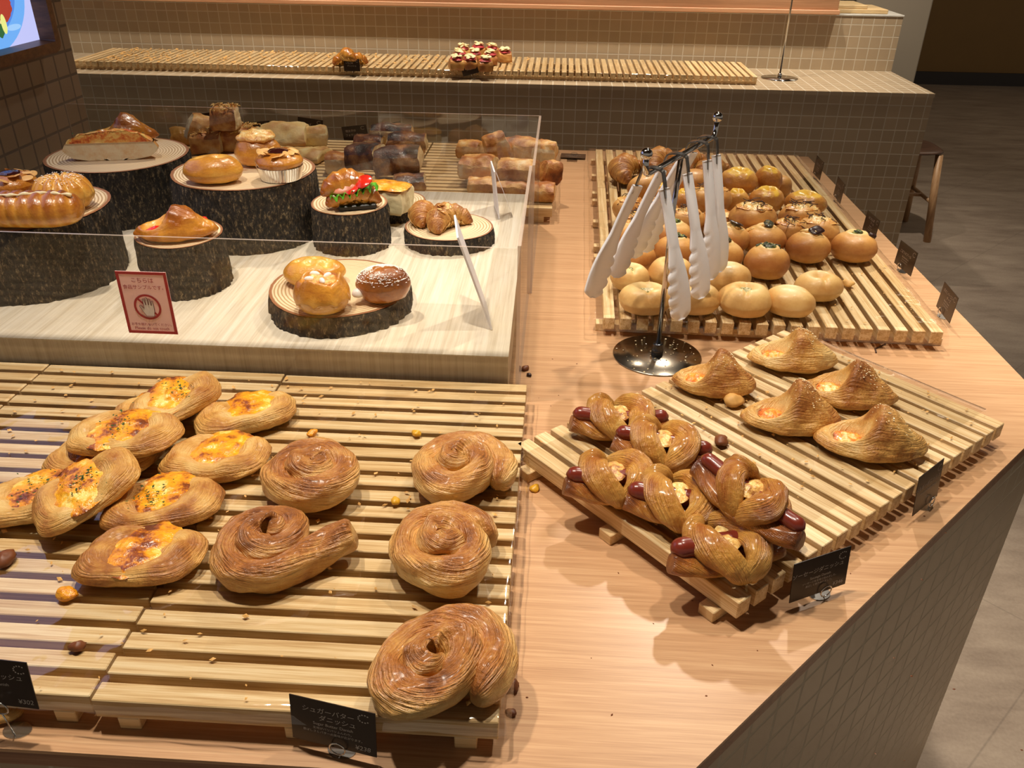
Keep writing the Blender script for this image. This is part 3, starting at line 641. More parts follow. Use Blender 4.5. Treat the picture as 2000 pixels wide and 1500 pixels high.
def swirl(label, c, D, rz, seed, mir=1, tail=0.0, dark=0.0, turns=1.95, z=SL + 0.0025, zs=1.25, ys=1.06):
    o = Vector((seed * 2.3, seed * 1.1, seed)); R0 = D / 2 - 0.0160; pts = []; N = 230; k = D / 0.125
    for i in range(N + 1):
        s = i / N; t = s * turns * 2 * pi; rr = R0 * (1 - s) ** 0.93 + 0.0012; zz = 0.0145 * k + 0.019 * s ** 1.1 * k
        pts.append(Vector((rr * cos(t), mir * rr * sin(t), zz)) + Vector((0.0022 * nz((s * 9, seed, 0)), 0.0022 * nz((s * 9, 4, seed)), 0.002 * nz((s * 7, seed, 8)))))
    if tail:
        d0 = (pts[0] - pts[3]).normalized(); n0 = Vector((cos(0), 0, 0)); ext = []
        M_ = 34
        for i in range(M_): u = (M_ - i) / M_; ext.append(pts[0] + d0 * tail * u + n0 * 0.30 * tail * u * u + Vector((0, 0, 0.012 * u * u)))
        pts = ext + pts
    def rad(s):
        e = min(1, (s * len(pts) / (16 if not tail else 26)) ** 0.6 + (0.42 if not tail else 0.78)); f = (0.0172 - 0.0040 * s) * k * min(e, 1.0) * (min(1, (1 - s) * 14) ** 0.5 * 0.8 + 0.2)
        return f * 0.98, f * 0.98
    tw = 14 + seed
    def fn(s, ph): return 1 + 0.085 * sin(2 * ph - tw * s * 2 + seed) + 0.055 * sin(5 * ph - tw * 3 * s + 2 * nz((s * 9, seed, 3))) + 0.13 * nz((s * 13, sin(ph), cos(ph) + seed))
    def br(s, ph): return 0.50 + dark + 0.16 * sin(ph) - 0.34 * abs(cos(ph)) ** 4 + 0.30 * nz((s * 12, ph * 0.8, seed)) + 0.08 * s
    md = sweep(pts, rad, 26, fn, lamk=(1.0, 0.9), brown=br)
    v = [Vector((p.x, p.y, max(0, p.z)) if True else p) for p in md[0]]
    v = [p + p.normalized() * 0.0012 * fbm(p + o, 90, 2) for p in v]
    v = [Vector((p.x, p.y * ys, max(0, p.z) * zs)) for p in v]
    return solo('swirl_danish', (v, md[1], md[2]), M['swirl'], label, 'pastry', (c[0], c[1], z), (0, 0, rz), 'swirl pastries on the front tray')

def sausage_md(L, r, bend, z):
    n = 40; pts = [Vector(((i / n - 0.5) * L, bend * (1 - (2 * i / n - 1) ** 2), z + 0.004 * (2 * i / n - 1) ** 2)) for i in range(n + 1)]
    return sweep(pts, lambda s: (max(0.0012, r * sqrt(max(0, 1 - (max(0, abs(2 * s - 1) - (1 - 2 * r / L * 1.1)) / (2 * r / L * 1.1)) ** 2))),) * 2, 18, lambda s, ph: 1 + 0.05 * nz((s * 10, ph, L)))
def sausage_danish(label, c, L, rz, seed, tilt=(0, 0), z=SL + 0.0025, dark=0.0, wide=1.0, sh=1.0):
    rg = random.Random(seed); root = thing('sausage_danish', label, 'pastry', (c[0], c[1], z), (tilt[0], tilt[1], rz), 'sausage pastries on the diagonal tray'); o = Vector((seed, seed * 2, 0))
    n = 36; bp = [Vector(((i / n - 0.5) * L * 1.02, -0.006 + 0.004 * nz((i / 8, seed, 0)), 0.011 + 0.007 * (2 * i / n - 1) ** 2)) for i in range(n + 1)]
    base = sweep(bp, lambda s: (0.021 * (0.30 + 0.7 * (1 - abs(2 * s - 1) ** 2.2)) + 0.003, 0.0115), 18, lambda s, ph: 1 + 0.10 * nz((s * 9, ph, seed)), lamk=(1.4, 1), brown=lambda s, ph: 0.52 + dark + 0.20 * sin(ph) + 0.35 * abs(2 * s - 1) ** 4 + 0.2 * nz((s * 8, ph, seed)))
    part('pastry_base', clip0(base), M['knot'], root)
    part('sausage', sausage_md(L * 0.99, 0.0102 * sh, rg.uniform(-.004, .004), 0.027), M['sausage'], root)
    ropes = []
    for sgn in (-1, 1):
        m = 46; p = []
        for i in range(m + 1):
            t = i / m * pi; bul = (sin(t)) ** 1.1
            p.append(Vector((sgn * (0.003 + 0.0235 * bul) + 0.007 * cos(t), -0.033 * wide * cos(t), 0.009 + 0.028 * sin(t) ** 0.7)))
        def rad(s): w = sin(pi * min(max(s, 0.0), 1)) ** 0.55; return 0.0080 + 0.0098 * w, 0.0055 + 0.0066 * w
        ropes.append(sweep(p, rad, 24, lambda s, ph: 1 + 0.05 * sin(3 * ph + 9 * s + seed) + 0.09 * nz((s * 7, ph, seed + sgn)), up=Vector((0, -1, 0.35)), lamk=(1.3, 0.5), brown=lambda s, ph: 0.40 + dark + 0.30 * sin(pi * s) * 0.9 + 0.16 * nz((s * 8, cos(ph), seed + sgn)) - 0.10 * abs(cos(ph))))
    w = join(*ropes); w = ([p + Vector(p).normalized() * 0.0012 * fbm(Vector(p) + o, 120, 2) for p in w[0]], w[1], w[2])
    part('pastry_wrap', clip0(w), M['knot'], root)
    part('cream_filling', xf(dome(superell(0.0125, 0.020, 2), lambda r, th, x, y: 0.005 * (1 - r * r), 0.006, 10, 30, lambda P, r, th, top: 0.003 * fbm(P + o, 90, 2), lambda r, th, P, top: 0.5 * fbm(P + o, 50, 2) + 0.1), T(0, 0, 0.028)), M['potato'], root)
    return root

def triangle_danish(label, c, L, rz, seed, mir=1, dark=0.0, peak=1.0, z=SL + 0.0025, mt='puff', nm='cheese_danish', grp='triangle cheese pastries on the diagonal tray', fill='cheese', seeds=True):
    a, b = L / 2, L * 0.29; o = Vector((seed * 1.7, seed, seed * 2.2))
    def R(th): return a * cos(th), b * sin(th) * (abs(sin(th)) ** 0.28)
    def rid(x, y):
        u = (x - 0.002) * mir - 0.16 * y; return exp(-(u / (0.0115 if u < 0 else 0.036)) ** 2)
    def pits(x, y): return exp(-(((x * mir + L * 0.205) / (L * 0.150)) ** 2 + ((y + 0.003) / 0.0195) ** 2) ** 1.8), exp(-((x * mir - L * 0.30) / (L * 0.08)) ** 2 - ((y - 0.014) / 0.010) ** 2)
    def H(r, th, x, y):
        p1, p2 = pits(x, y); e = (1 - r ** 3) ** 0.6
        return e * (0.022 + 0.006 * (1 - abs(x / a))) + rid(x, y) * 0.031 * peak * max(0, 1 - (abs(y + 0.002) / b) ** 1.7) - (0.030 * p1 + 0.015 * p2) * e + 0.004 * exp(-((y + b * 0.62) / 0.006) ** 2) * e
    def br(r, th, P, top):
        p1, p2 = pits(P.x, P.y); return 0.40 + dark + 0.34 * rid(P.x, P.y) * min(1, P.z / 0.05) + 0.24 * fbm(P + o, 30, 2) + 0.10 * r ** 6 - 0.30 * exp(-(P.z / 0.008) ** 2) + 0.2 * abs(P.x / a) ** 5 - 0.35 * exp(-((p1 - 0.45) / 0.2) ** 2)
    root = thing(nm, label, 'pastry', (c[0], c[1], z), (0, 0, rz), grp)
    part('dough', clip0(dome(R, H, 0.010, 34, 100, lambda P, r, th, top: 0.0034 * fbm(P + o, 32, 2) + 0.0011 * fbm(P + o, 130, 2), br)), M[mt], root)
    for (x, y, sx_, sy_, zz) in ((-L * 0.205 * mir, -0.003, L * 0.135, 0.0175, 0.0115), (L * 0.30 * mir, 0.014, L * 0.07, 0.008, 0.018)):
        part('cheese_filling', xf(dome(superell(sx_, sy_, 2), lambda r, th, x, y: 0.005 * (1 - r * r), 0.003, 10, 30, lambda P, r, th, top: 0.003 * fbm(P + o, 80, 2), lambda r, th, P, top: 0.6 * fbm(P + o, 45, 2) + 0.1 * r), T(x, y, zz + 0.003)), M[fill], root)
    if not seeds: return root
    def gf(g):
        x = g.gauss(0.012 * mir, 0.012); y = g.uniform(-b * .7, b * .5); r = min(0.98, sqrt((x / a) ** 2 + (y / b) ** 2)); return (x, y, 0.010 + H(r, 0, x, y) + 0.0012)
    part('sesame', specks(90, gf, 0.0011, seed, 0.2), M['icing'], root, False, 'stuff')
    return root

# ---- buns
def bun_md(a, b, h, seed, kind):
    o = Vector((seed * 1.3, seed * 2.1, seed)); rg = random.Random(seed); ca, sa = cos(rg.uniform(0, 6)), sin(rg.uniform(0, 6))
    zb = h * 0.42
    def R(th):
        k = 1 + 0.04 * nz((cos(th), sin(th), seed)); return a * cos(th) * k, b * sin(th) * k
    def H(r, th, x, y):
        e = h * 0.58 * max(0, 1 - r ** 2.5) ** 0.5; q = (x / (a * 0.34)) ** 2 + (y / (b * 0.34)) ** 2
        if kind == 'pale': e -= 0.017 * exp(-q * 1.2) + 0.005 * exp(-(x / 0.0035) ** 2) * (1 if y < 0 else 0.2) * (1 - r ** 4)
        elif kind == 'seam': e -= 0.006 * exp(-((y - 0.1 * b) / 0.006) ** 2) * exp(-(x / (a * .6)) ** 4)
        elif kind == 'open': e += 0.004 * exp(-((q - 1.2) / 0.7) ** 2) - 0.006 * exp(-q * 1.5)
        elif kind == 'burdock': e -= 0.006 * exp(-q * 0.5)
        elif kind == 'cheese': e += 0.003 * exp(-((q - 1.6) / 0.8) ** 2) - 0.013 * exp(-((x - a * .12) / (a * 0.26)) ** 2 - ((y + b * .1) / (b * .3)) ** 2)
        return e
    def br(r, th, P, top):
        q = (P.x / (a * 0.36)) ** 2 + (P.y / (b * 0.36)) ** 2; z = P.z / h
        k = 0.30 + 0.16 * fbm(P + o, 14, 2)
        if kind in ('pale', 'seam'): k += 0.28 * exp(-((z - 0.66) / 0.24) ** 2) - 0.05 - 0.26 * exp(-q * 0.8)
        elif kind == 'open': k += 0.34 * exp(-((z - 0.56) / 0.30) ** 2) - 0.45 * exp(-q * 0.55)
        elif kind == 'burdock': k += 0.18 * exp(-((z - 0.55) / 0.3) ** 2) + 0.12 * fbm(P + o, 50, 2)
        else: k += 0.22 * exp(-((z - 0.6) / 0.3) ** 2)
        return k - 0.14 * exp(-(P.z / 0.006) ** 2)
    ex = None
    if kind == 'cheese': ex = {'tint': lambda r, th, P, top: (1.0 * exp(-(((P.x - a * .05) / (a * 0.74)) ** 2 + ((P.y) / (b * .74)) ** 2) ** 1.5) + 0.35 * fbm(P + o, 40, 2)) * (1 if top else 0)}
    return dome(R, H, zb, 20, 60, lambda P, r, th, top: 0.0020 * fbm(P + o, 22, 2) + (0.0012 * fbm(P + o, 80, 2) if kind in ('cheese', 'burdock') else 0.0003 * fbm(P + o, 80, 2)), br, ex), h
BUNM = {'pale': 'bun_pale', 'seam': 'bun_pale', 'open': 'bun_brown', 'burdock': 'bun_brown', 'cheese': 'bun_cheese', 'plain': 'bun_brown'}
BUNN = {'pale': ('cheese_bun', 'pale buns at the front of the bun pile'), 'seam': ('cheese_bun', 'pale buns at the front of the bun pile'), 'open': ('filled_bun', 'filled brown buns in the bun pile'), 'burdock': ('burdock_bun', 'burdock topped buns in the bun pile'), 'cheese': ('melted_cheese_bun', 'melted cheese buns at the back of the bun pile'), 'plain': ('round_bun', 'plain round buns in the bun pile')}
def bun(label, kind, c, a, b, h, rz, seed, z, top=None, tilt=(0, 0)):
    nm, grp = BUNN[kind]; root = thing(nm, label, 'bun', (c[0], c[1], z), (tilt[0], tilt[1], rz), grp); md, h = bun_md(a, b, h, seed, kind); o = Vector((seed, 3, seed * 2))
    part('bread', md, M[BUNM[kind]], root)
    def patch(name, mt, sa, sb, zz, hh=0.005, dx=0, dy=0, amp=0.003, fr=90):
        return part(name, xf(dome(lambda th: (sa * cos(th) * (1 + .18 * nz((cos(th) * 2, sin(th) * 2, seed))), sb * sin(th) * (1 + .18 * nz((cos(th) * 2, 5, sin(th) * 2 + seed)))), lambda r, th, x, y: hh * (1 - r ** 2), 0.003, 10, 36, lambda P, r, th, tp: amp * fbm(P + o, fr, 2) if tp else 0, lambda r, th, P, tp: 0.5 * fbm(P + o, 50, 2) + 0.25 * r), T(dx, dy, zz)), M[mt], root)
    if top == 'herb': patch('herb_filling', 'herb_cheese', a * .32, b * .36, h - 0.0155, 0.005, 0, -b * .05)
    if top == 'white': patch('cream_cheese', 'herb_cheese', a * .36, b * .30, h - 0.0155, 0.005, 0, 0, 0.004)
    def cluster(name, mt, n, sa, sb, sz, zz, dx=0.0, dy=0.0, flat=0.55):
        rg = random.Random(seed * 7 + n); ms = []
        for i in range(n):
            u, w = rg.gauss(0, .5), rg.gauss(0, .5); q = rg.uniform(.6, 1.3) * sz
            ms.append(xf(dome(superell(q, q * rg.uniform(.5, .9), 2.2), lambda r, th, x, y: q * flat * sqrt(max(0, 1 - r ** 2.2)), q * 0.3, 6, 16, lambda P, r, th, tp: 0.28 * q * fbm(P + o, 160, 2), lambda r, th, P, tp: 0.6 * nz((i, seed, 0)) + 0.4 * fbm(P + o, 90, 2)), T(dx + u * sa, dy + w * sb, zz - 0.004 * (u * u + w * w), rg.uniform(0, 6), rg.uniform(-.4, .4), rg.uniform(-.4, .4))))
        return part(name, join(*ms), M[mt], root)
    def slab(name, mt, sa, sb, zz, dx, dy, rx_):
        return part(name, xf(dome(superell(sa, sb, 3.2), lambda r, th, x, y: 0.0030 * (1 - r ** 6), 0.0022, 8, 28, lambda P, r, th, tp: 0.0028 * fbm(P + o, 55, 2), None), T(dx, dy, zz, 0.3 * seed, 0.15, rx_)), M[mt], root)
    if top == 'greens': cluster('creamy_topping', 'mayo', 5, a * .30, b * .26, a * .16, h - 0.0045); cluster('spinach', 'greens', 17, a * .42, b * .32, a * .15, h - 0.0005, 0, 0.002)
    if top == 'both': cluster('creamy_topping', 'mayo', 12, a * .42, b * .36, a * .19, h - 0.0035); slab('spinach', 'greens', a * .28, b * .24, h + 0.004, a * .08, -b * .06, -0.3)
    if top == 'aubergine': cluster('creamy_topping', 'mayo', 11, a * .40, b * .36, a * .20, h - 0.0030); slab('aubergine', 'aubergine', a * .34, b * .30, h + 0.004, a * .16, -b * .16, -0.35)
    if top == 'aubergine_side': cluster('spinach', 'greens', 9, a * .26, b * .20, a * .13, h - 0.0015, a * .02, b * .12); cluster('aubergine', 'aubergine', 6, a * .24, b * .14, a * .17, h - 0.0045, a * .42, -b * .02)
    if top == 'burdock':
        patch('creamy_topping', 'mayo', a * .74, b * .70, h - 0.0105, 0.0075, 0, 0, 0.005, 80)
        rg = random.Random(seed); st_ = []
        for i in range(16):
            x, y = rg.gauss(0, a * .34), rg.gauss(0, b * .34); t = rg.uniform(0, pi * 2); L_ = rg.uniform(.010, .024); lift = rg.uniform(0.0, 0.008)
            zz = h * (1 - 0.42 * (x * x / a / a + y * y / b / b)) - 0.001
            st_.append(tube([(x + cos(t) * L_ * (u - .5), y + sin(t) * L_ * (u - .5) + 0.006 * sin(pi * u) * cos(t), zz + 0.003 + lift * u * u + 0.002 * sin(pi * u)) for u in (0, .25, .5, .75, 1)], 0.0008, 5))
        part('burdock_shreds', join(*st_), M['burdock'], root, True, 'stuff')
    return root

def croissant_md(L, r, seed, arc=1.1, seg=7):
    o = Vector((seed, seed * 2, 1)); n = 110; pts = []; ra = L / (2 * sin(arc))
    for i in range(n + 1): t = (2 * i / n - 1) * arc; pts.append(Vector((ra * sin(t), ra * cos(t) - ra * (1 + cos(arc)) / 2, 0)))
    def rad(s):
        u = abs(2 * s - 1); w = max(0.0, 1 - u ** 1.9) ** 0.72; k = (1 - u) * seg / 2 * 1.0; step = 1 + 0.16 * ((k % 1.0) - 0.5) * (1 if u < 0.93 else 0)
        f = (0.16 + 0.84 * w) * step * r; return f, f * 0.95
    for i, p in enumerate(pts): p.z = rad(i / n)[1] * 0.78
    md = sweep(pts, rad, 28, lambda s, ph: 1 + 0.05 * nz((s * 9, cos(ph) * 1.5, seed)), lamk=(0.25, 0.0), brown=lambda s, ph: 0.42 + 0.26 * sin(ph) + 0.16 * nz((s * 10, ph, seed)) + 0.20 * abs(2 * s - 1) ** 3)
    k = [abs(2 * (i // 28) / n - 1) for i in range(len(md[0]))]; md[2]['lam'] = [x * 0.62 + 0.04 * sin(2 * pi * (i % 28) / 28) for i, x in enumerate(k)]
    v = [Vector(p) + Vector((0, 0, 1)) * 0.0012 * fbm(Vector(p) + o, 70, 2) for p in md[0]]
    return clip0((v, md[1], md[2]))
def croissant(label, c, L, r, rz, seed, z, tilt=(0, 0), mt='croissant', group='croissants at the back of the bun pile', arc=1.1):
    return solo('croissant', croissant_md(L, r, seed, arc), M[mt], label, 'croissant', (c[0], c[1], z), (tilt[0], tilt[1], rz), group)

def chunk_md(lx, ly, lz, seed, sides=(0.02, 0.02, 0.45, 0.45), top=0.72, bulge=0.30, n=20):
    """a cut piece of loaf: crust on top, crumb or crust on the sides (-x, +x, -y, +y)"""
    o = Vector((seed * 1.9, seed, seed * 0.6)); V, F, B = [], [], []
    def pos(x, y, z):
        d = max(0, 1 - (abs(y) ** 3)) ; zz = (z + 1) / 2 * lz * (1 - bulge * (1 - d * (1 - 0.25 * abs(x) ** 3)))
        e = 1 - 0.07 * ((z - 0.2) ** 2 if z < 0.2 else 1.6 * (z - 0.2) ** 2); p = Vector((x * lx / 2 * e, y * ly / 2 * e, zz))
        k = 0.0060 * fbm(p + o, 20, 2) + 0.0026 * fbm(p + o, 55, 2) + 0.0010 * fbm(p + o, 130, 2); return p + Vector((x * .6, y * .6, 0.4 + z * .6)).normalized() * k
    for ax_, sg, b in ((0, -1, sides[0]), (0, 1, sides[1]), (1, -1, sides[2]), (1, 1, sides[3]), (2, 1, top), (2, -1, 0.4)):
        k0 = len(V); us = [(2 * i / n - 1) for i in range(n + 1)]
        for j in us:
            for i in us:
                c = [0, 0, 0]; c[ax_] = sg; c[(ax_ + 1) % 3] = i; c[(ax_ + 2) % 3] = j; p = pos(*c); V.append(p)
                br = b + (0.45 if b > 0.3 else 0.05) * fbm(p + o, 26, 3)
                if b < 0.3: br += 0.55 * max(0, (p.z / lz - 0.80)) * 4 * (1 if top > .3 else .3) + 0.35 * exp(-(p.z / 0.004) ** 2)
                B.append(br)
        for j in range(n):
            for i in range(n):
                a = k0 + j * (n + 1) + i; q = (a, a + 1, a + n + 2, a + n + 1); F.append(q if sg > 0 else q[::-1])
    v = [Vector((p.x, p.y, max(0, p.z))) for p in V]
    return v, F, {'brown': B, 'lam': [p.z * 8 for p in v]}
def chunk(label, c, size, rot, seed, z, mt='loaf', group='sliced breads behind the guard', **k):
    md = chunk_md(*size, seed, **k)
    return solo('bread_slice', md, M[mt], label, 'bread', (c[0], c[1], z), rot, group)

# ---- tree stump stands
def ring_mat():
    m, nt, b = nmat('tree ring wood'); tc = nd(nt, 'ShaderNodeTexCoord').outputs['Object']; n = noi(nt, tc, 9.0, 2.0)
    rr = nd(nt, 'ShaderNodeAttribute', attribute_name='rr').outputs['Fac']; rad = nd(nt, 'ShaderNodeAttribute', attribute_name='rad').outputs['Fac']
    w = mth(nt, 'SINE', mth(nt, 'ADD', mth(nt, 'MULTIPLY', rad, 1050.0), mth(nt, 'MULTIPLY', n, 9.0)))
    amt = nd(nt, 'ShaderNodeMapRange', {0: rr, 1: 0.40, 2: 0.78, 3: 0.10, 4: 1.0}).outputs[0]
    f = mth(nt, 'ADD', 0.5, mth(nt, 'MULTIPLY', mth(nt, 'MULTIPLY', w, amt), 0.5))
    col = ramp(nt, f, [(0.05, rgb(178, 146, 104)), (0.45, rgb(224, 198, 158)), (1.0, rgb(236, 214, 178))])
    rim = nd(nt, 'ShaderNodeMapRange', {0: rr, 1: 0.945, 2: 0.965}).outputs[0]
    pith = nd(nt, 'ShaderNodeMapRange', {0: rr, 1: 0.03, 2: 0.07, 3: 0.6, 4: 0.0}).outputs[0]
    col = mixc(nt, rim, col, rgb(150, 100, 66)); col = mixc(nt, pith, col, rgb(196, 140, 92))
    nt.links.new(col, b.inputs['Base Color']); b.inputs['Roughness'].default_value = 0.55; bump(nt, b, w, 0.15, 0.001); return m
def bark_mat():
    m, nt, b = nmat('tree bark'); v = coords(nt, (120, 120, 55), rnd=2.0); n1 = noi(nt, v, 1.6, 4.0, 0.65); n2 = noi(nt, v, 5.0, 3.0, 0.6)
    f = mth(nt, 'ADD', mth(nt, 'MULTIPLY', n1, 0.7), mth(nt, 'MULTIPLY', n2, 0.3))
    nt.links.new(ramp(nt, f, [(0.42, rgb(26, 22, 18)), (0.53, rgb(54, 45, 35)), (0.595, rgb(108, 92, 68)), (0.69, rgb(168, 148, 112))]), b.inputs['Base Color'])
    b.inputs['Roughness'].default_value = 0.8; bump(nt, b, f, 1.0, 0.006); return m
M['rings'], M['bark'] = ring_mat(), bark_mat()
def stump(label, name, cat, cx, cy, rx, ry, h, seed, rz=0.0, group='tree stump stands', flare=0.03):
    root = thing(name, label, cat, (cx, cy, RZ), (0, 0, rz), group); n = 150
    def R(th): k = 1 + 0.035 * nz((cos(th) * 1.2, sin(th) * 1.2, seed)) + 0.006 * nz((cos(th) * 14, sin(th) * 14, seed)); return rx * cos(th) * k, ry * sin(th) * k
    v, f, rr, rd = [(0, 0, h)], [], [0.0], [0.0]
    m = 18
    for i in range(1, m + 1):
        for k in range(n):
            x, y = R(2 * pi * k / n); s = i / m; v.append((x * s, y * s, h)); rr.append(s); rd.append(s * (rx + ry) / 2)
    for k in range(n): f.append((0, 1 + k, 1 + (k + 1) % n))
    for i in range(m - 1):
        for k in range(n): a = 1 + i * n + k; b = 1 + i * n + (k + 1) % n; f.append((a, a + n, b + n, b))
    part('cut_face', (v, f, {'rr': rr, 'rad': rd}), M['rings'], root, False)
    v, f = [], []; rows = max(6, int(h / 0.005))
    for i in range(rows + 1):
        t = i / rows; z = h * (1 - t)
        for k in range(n):
            th = 2 * pi * k / n; x, y = R(th); d = 0.0045 * (nz((cos(th) * 11, sin(th) * 11, z * 22 + seed)) + 0.6 * nz((cos(th) * 26, sin(th) * 26, z * 60 + seed)))
            d = d * min(1, t * rows / 1.5) ; q = 1 + flare * t + d / rx + 0.002; v.append((x * q, y * q, z - (0.0012 if i == 0 else 0) * (1 + nz((th * 20, seed, 0))) if i < rows else 0.0))
    for i in range(rows):
        for k in range(n): a = i * n + k; b = i * n + (k + 1) % n; f.append((a, a + n, b + n, b))
    part('bark', (v, f), M['bark'], root); return root
# ------------------------------------------------------------------ front trays: egg pastries and swirls
EG = [  # label, left end, right end (picked at mid height), lift, tilt, dark, seed
 ('egg pastry mostly hidden beneath the topmost long egg pastry', (215, 822), (395, 775), 0.0, (0, 0), 0.0, 21),
 ('long egg pastry leaning at the top of the heap, farthest from the front', (243, 815), (440, 752), 0.022, (0.10, -0.10), -0.04, 1),
 ('egg pastry lying apart to the right behind, with a pointed pale end', (376, 838), (584, 786), 0.0, (0, 0), -0.06, 2),
 ('egg pastry half covered by the parsley-sprinkled one on top of it', (95, 893), (312, 893), 0.0, (0, 0), 0.0, 3),
 ('egg pastry sprinkled with parsley, resting on another egg pastry', (134, 848), (350, 850), 0.024, (0.02, 0.04), -0.02, 4),
 ('egg pastry beside the rearmost left swirl, with crisp brown cheese bits', (315, 893), (528, 897), 0.0, (0, 0), 0.02, 5),
 ('egg pastry at the left edge under the upturned one', (-45, 985), (175, 965), 0.0, (0, 0), 0.04, 6),
 ('egg pastry turned upright on its neighbour near the left edge', (96, 985), (243, 925), 0.022, (0.05, -0.25), -0.02, 7),
 ('dark baked egg pastry with parsley at its left end, second from the front', (198, 998), (438, 975), 0.0, (0, 0), 0.10, 8),
 ('deep brown egg pastry nearest the front of its tray', (154, 1085), (398, 1090), 0.0, (0, 0), 0.14, 9)]
for lab, pa, pb, dz, tl, dk, sd in EG:
    c, L, rz = spread(pa, pb, SL + 0.016 + dz)
    egg_danish(lab, c, max(0.128, min(L, 0.140)), rz, sd, tl, SL + 0.0025 + dz, dk, wd=0.64 if sd not in (1, 2, 21) else 0.54, parsley=sd in (4, 6, 8, 7, 1))
DS = {1: 1.0, 2: 1.08, 3: 1.02, 4: 1.07, 5: 1.01}; DQ = {1: 1.06, 2: 1.18, 3: 1.12, 4: 1.14, 5: 1.40}; DY = {1: -0.013, 2: -0.014, 3: 0.0, 4: -0.014, 5: -0.014}
for lab, pa, pb, rz, sd, mir, tail, dk in (
  ('swirl pastry at the back of its tray, right of the egg pastries', (517, 930), (735, 930), 1.2, 1, 1, 0, 0.04),
  ('swirl pastry at the back right corner of its tray', (800, 918), (997, 918), -0.3, 2, 1, 0, -0.04),
  ('dark swirl pastry with its tail unrolled to the right', (416, 1070), (635, 1070), -0.55, 3, -1, 0.052, 0.12),
  ('broad pale swirl pastry in the middle of the right row', (762, 1072), (990, 1072), 0.5, 4, 1, 0, -0.03),
  ('largest looking swirl pastry at the front right corner of its tray', (722, 1292), (986, 1292), -0.6, 5, 1, 0, 0.05)):
    c, L, _ = spread(pa, pb, SL + 0.018); swirl(lab, c + Vector((0, DY[sd], 0)), L * DS[sd], rz, sd, mir, tail, dk, ys=DQ[sd])

# ------------------------------------------------------------------ diagonal tray
for lab, pa, pb, dz, tl, dk, sd, sh in (
  ('sausage pastry at the rear left corner of the diagonal tray', (1117, 815), (1306, 822), 0.0, (0, 0), 0.0, 1, 1),
  ('sausage pastry hidden underneath in the middle of the heap', (1385, 975), (1550, 1030), 0.0, (0, 0), 0.1, 8, 1),
  ('sausage pastry lying second in the heap, across its rear neighbour', (1198, 855), (1390, 885), 0.008, (0, 0.05), 0.02, 2, 1),
  ('sausage pastry at the left edge of the diagonal tray, charred at its tip', (1113, 935), (1290, 935), 0.0, (0, 0), 0.02, 3, 1),
  ('plump sausage pastry in the middle of the left row', (1232, 965), (1420, 985), 0.004, (0, 0), 0.0, 4, 1.1),
  ('glossy sausage pastry nearest the sausage pastry card', (1308, 1085), (1520, 1050), 0.0, (0, 0), 0.02, 6, 1.15),
  ('long narrow sausage pastry lying crosswise on top of the heap', (1360, 905), (1572, 1035), 0.040, (0, 0.10), 0.12, 5, 0.9)):
    c, L, rz = spread(pa, pb, SL + 0.026 + dz)
    sausage_danish(lab, c, max(0.118, min(L, 0.140)), rz, sd, tl, SL + 0.0025 + dz, dk, wide={5: 0.74, 4: 1.12, 6: 1.18}.get(sd, 1.0), sh=sh)
for lab, pa, pb, sd, dk, pk, mir in (
  ('triangle pastry nearest the tongs stand, showing its sugared peak', (1312, 735), (1479, 752), 1, 0.05, 0.95, 1),
  ('pale triangle pastry at the rear corner of the diagonal tray', (1458, 690), (1638, 700), 2, -0.14, 0.85, 1),
  ('triangle pastry in the middle of the group with a tall brown peak', (1447, 808), (1643, 815), 3, 0.0, 1.1, 1),
  ('triangle pastry second from the rear along the right side', (1562, 752), (1756, 775), 4, 0.05, 0.9, 1),
  ('triangle pastry nearest the triangle pastry card', (1590, 850), (1816, 868), 5, -0.04, 0.95, 1)):
    c, L, rz = spread(pa, pb, SL + 0.018); triangle_danish(lab, c, min(L, 0.145), rz, sd, mir, dk, pk)

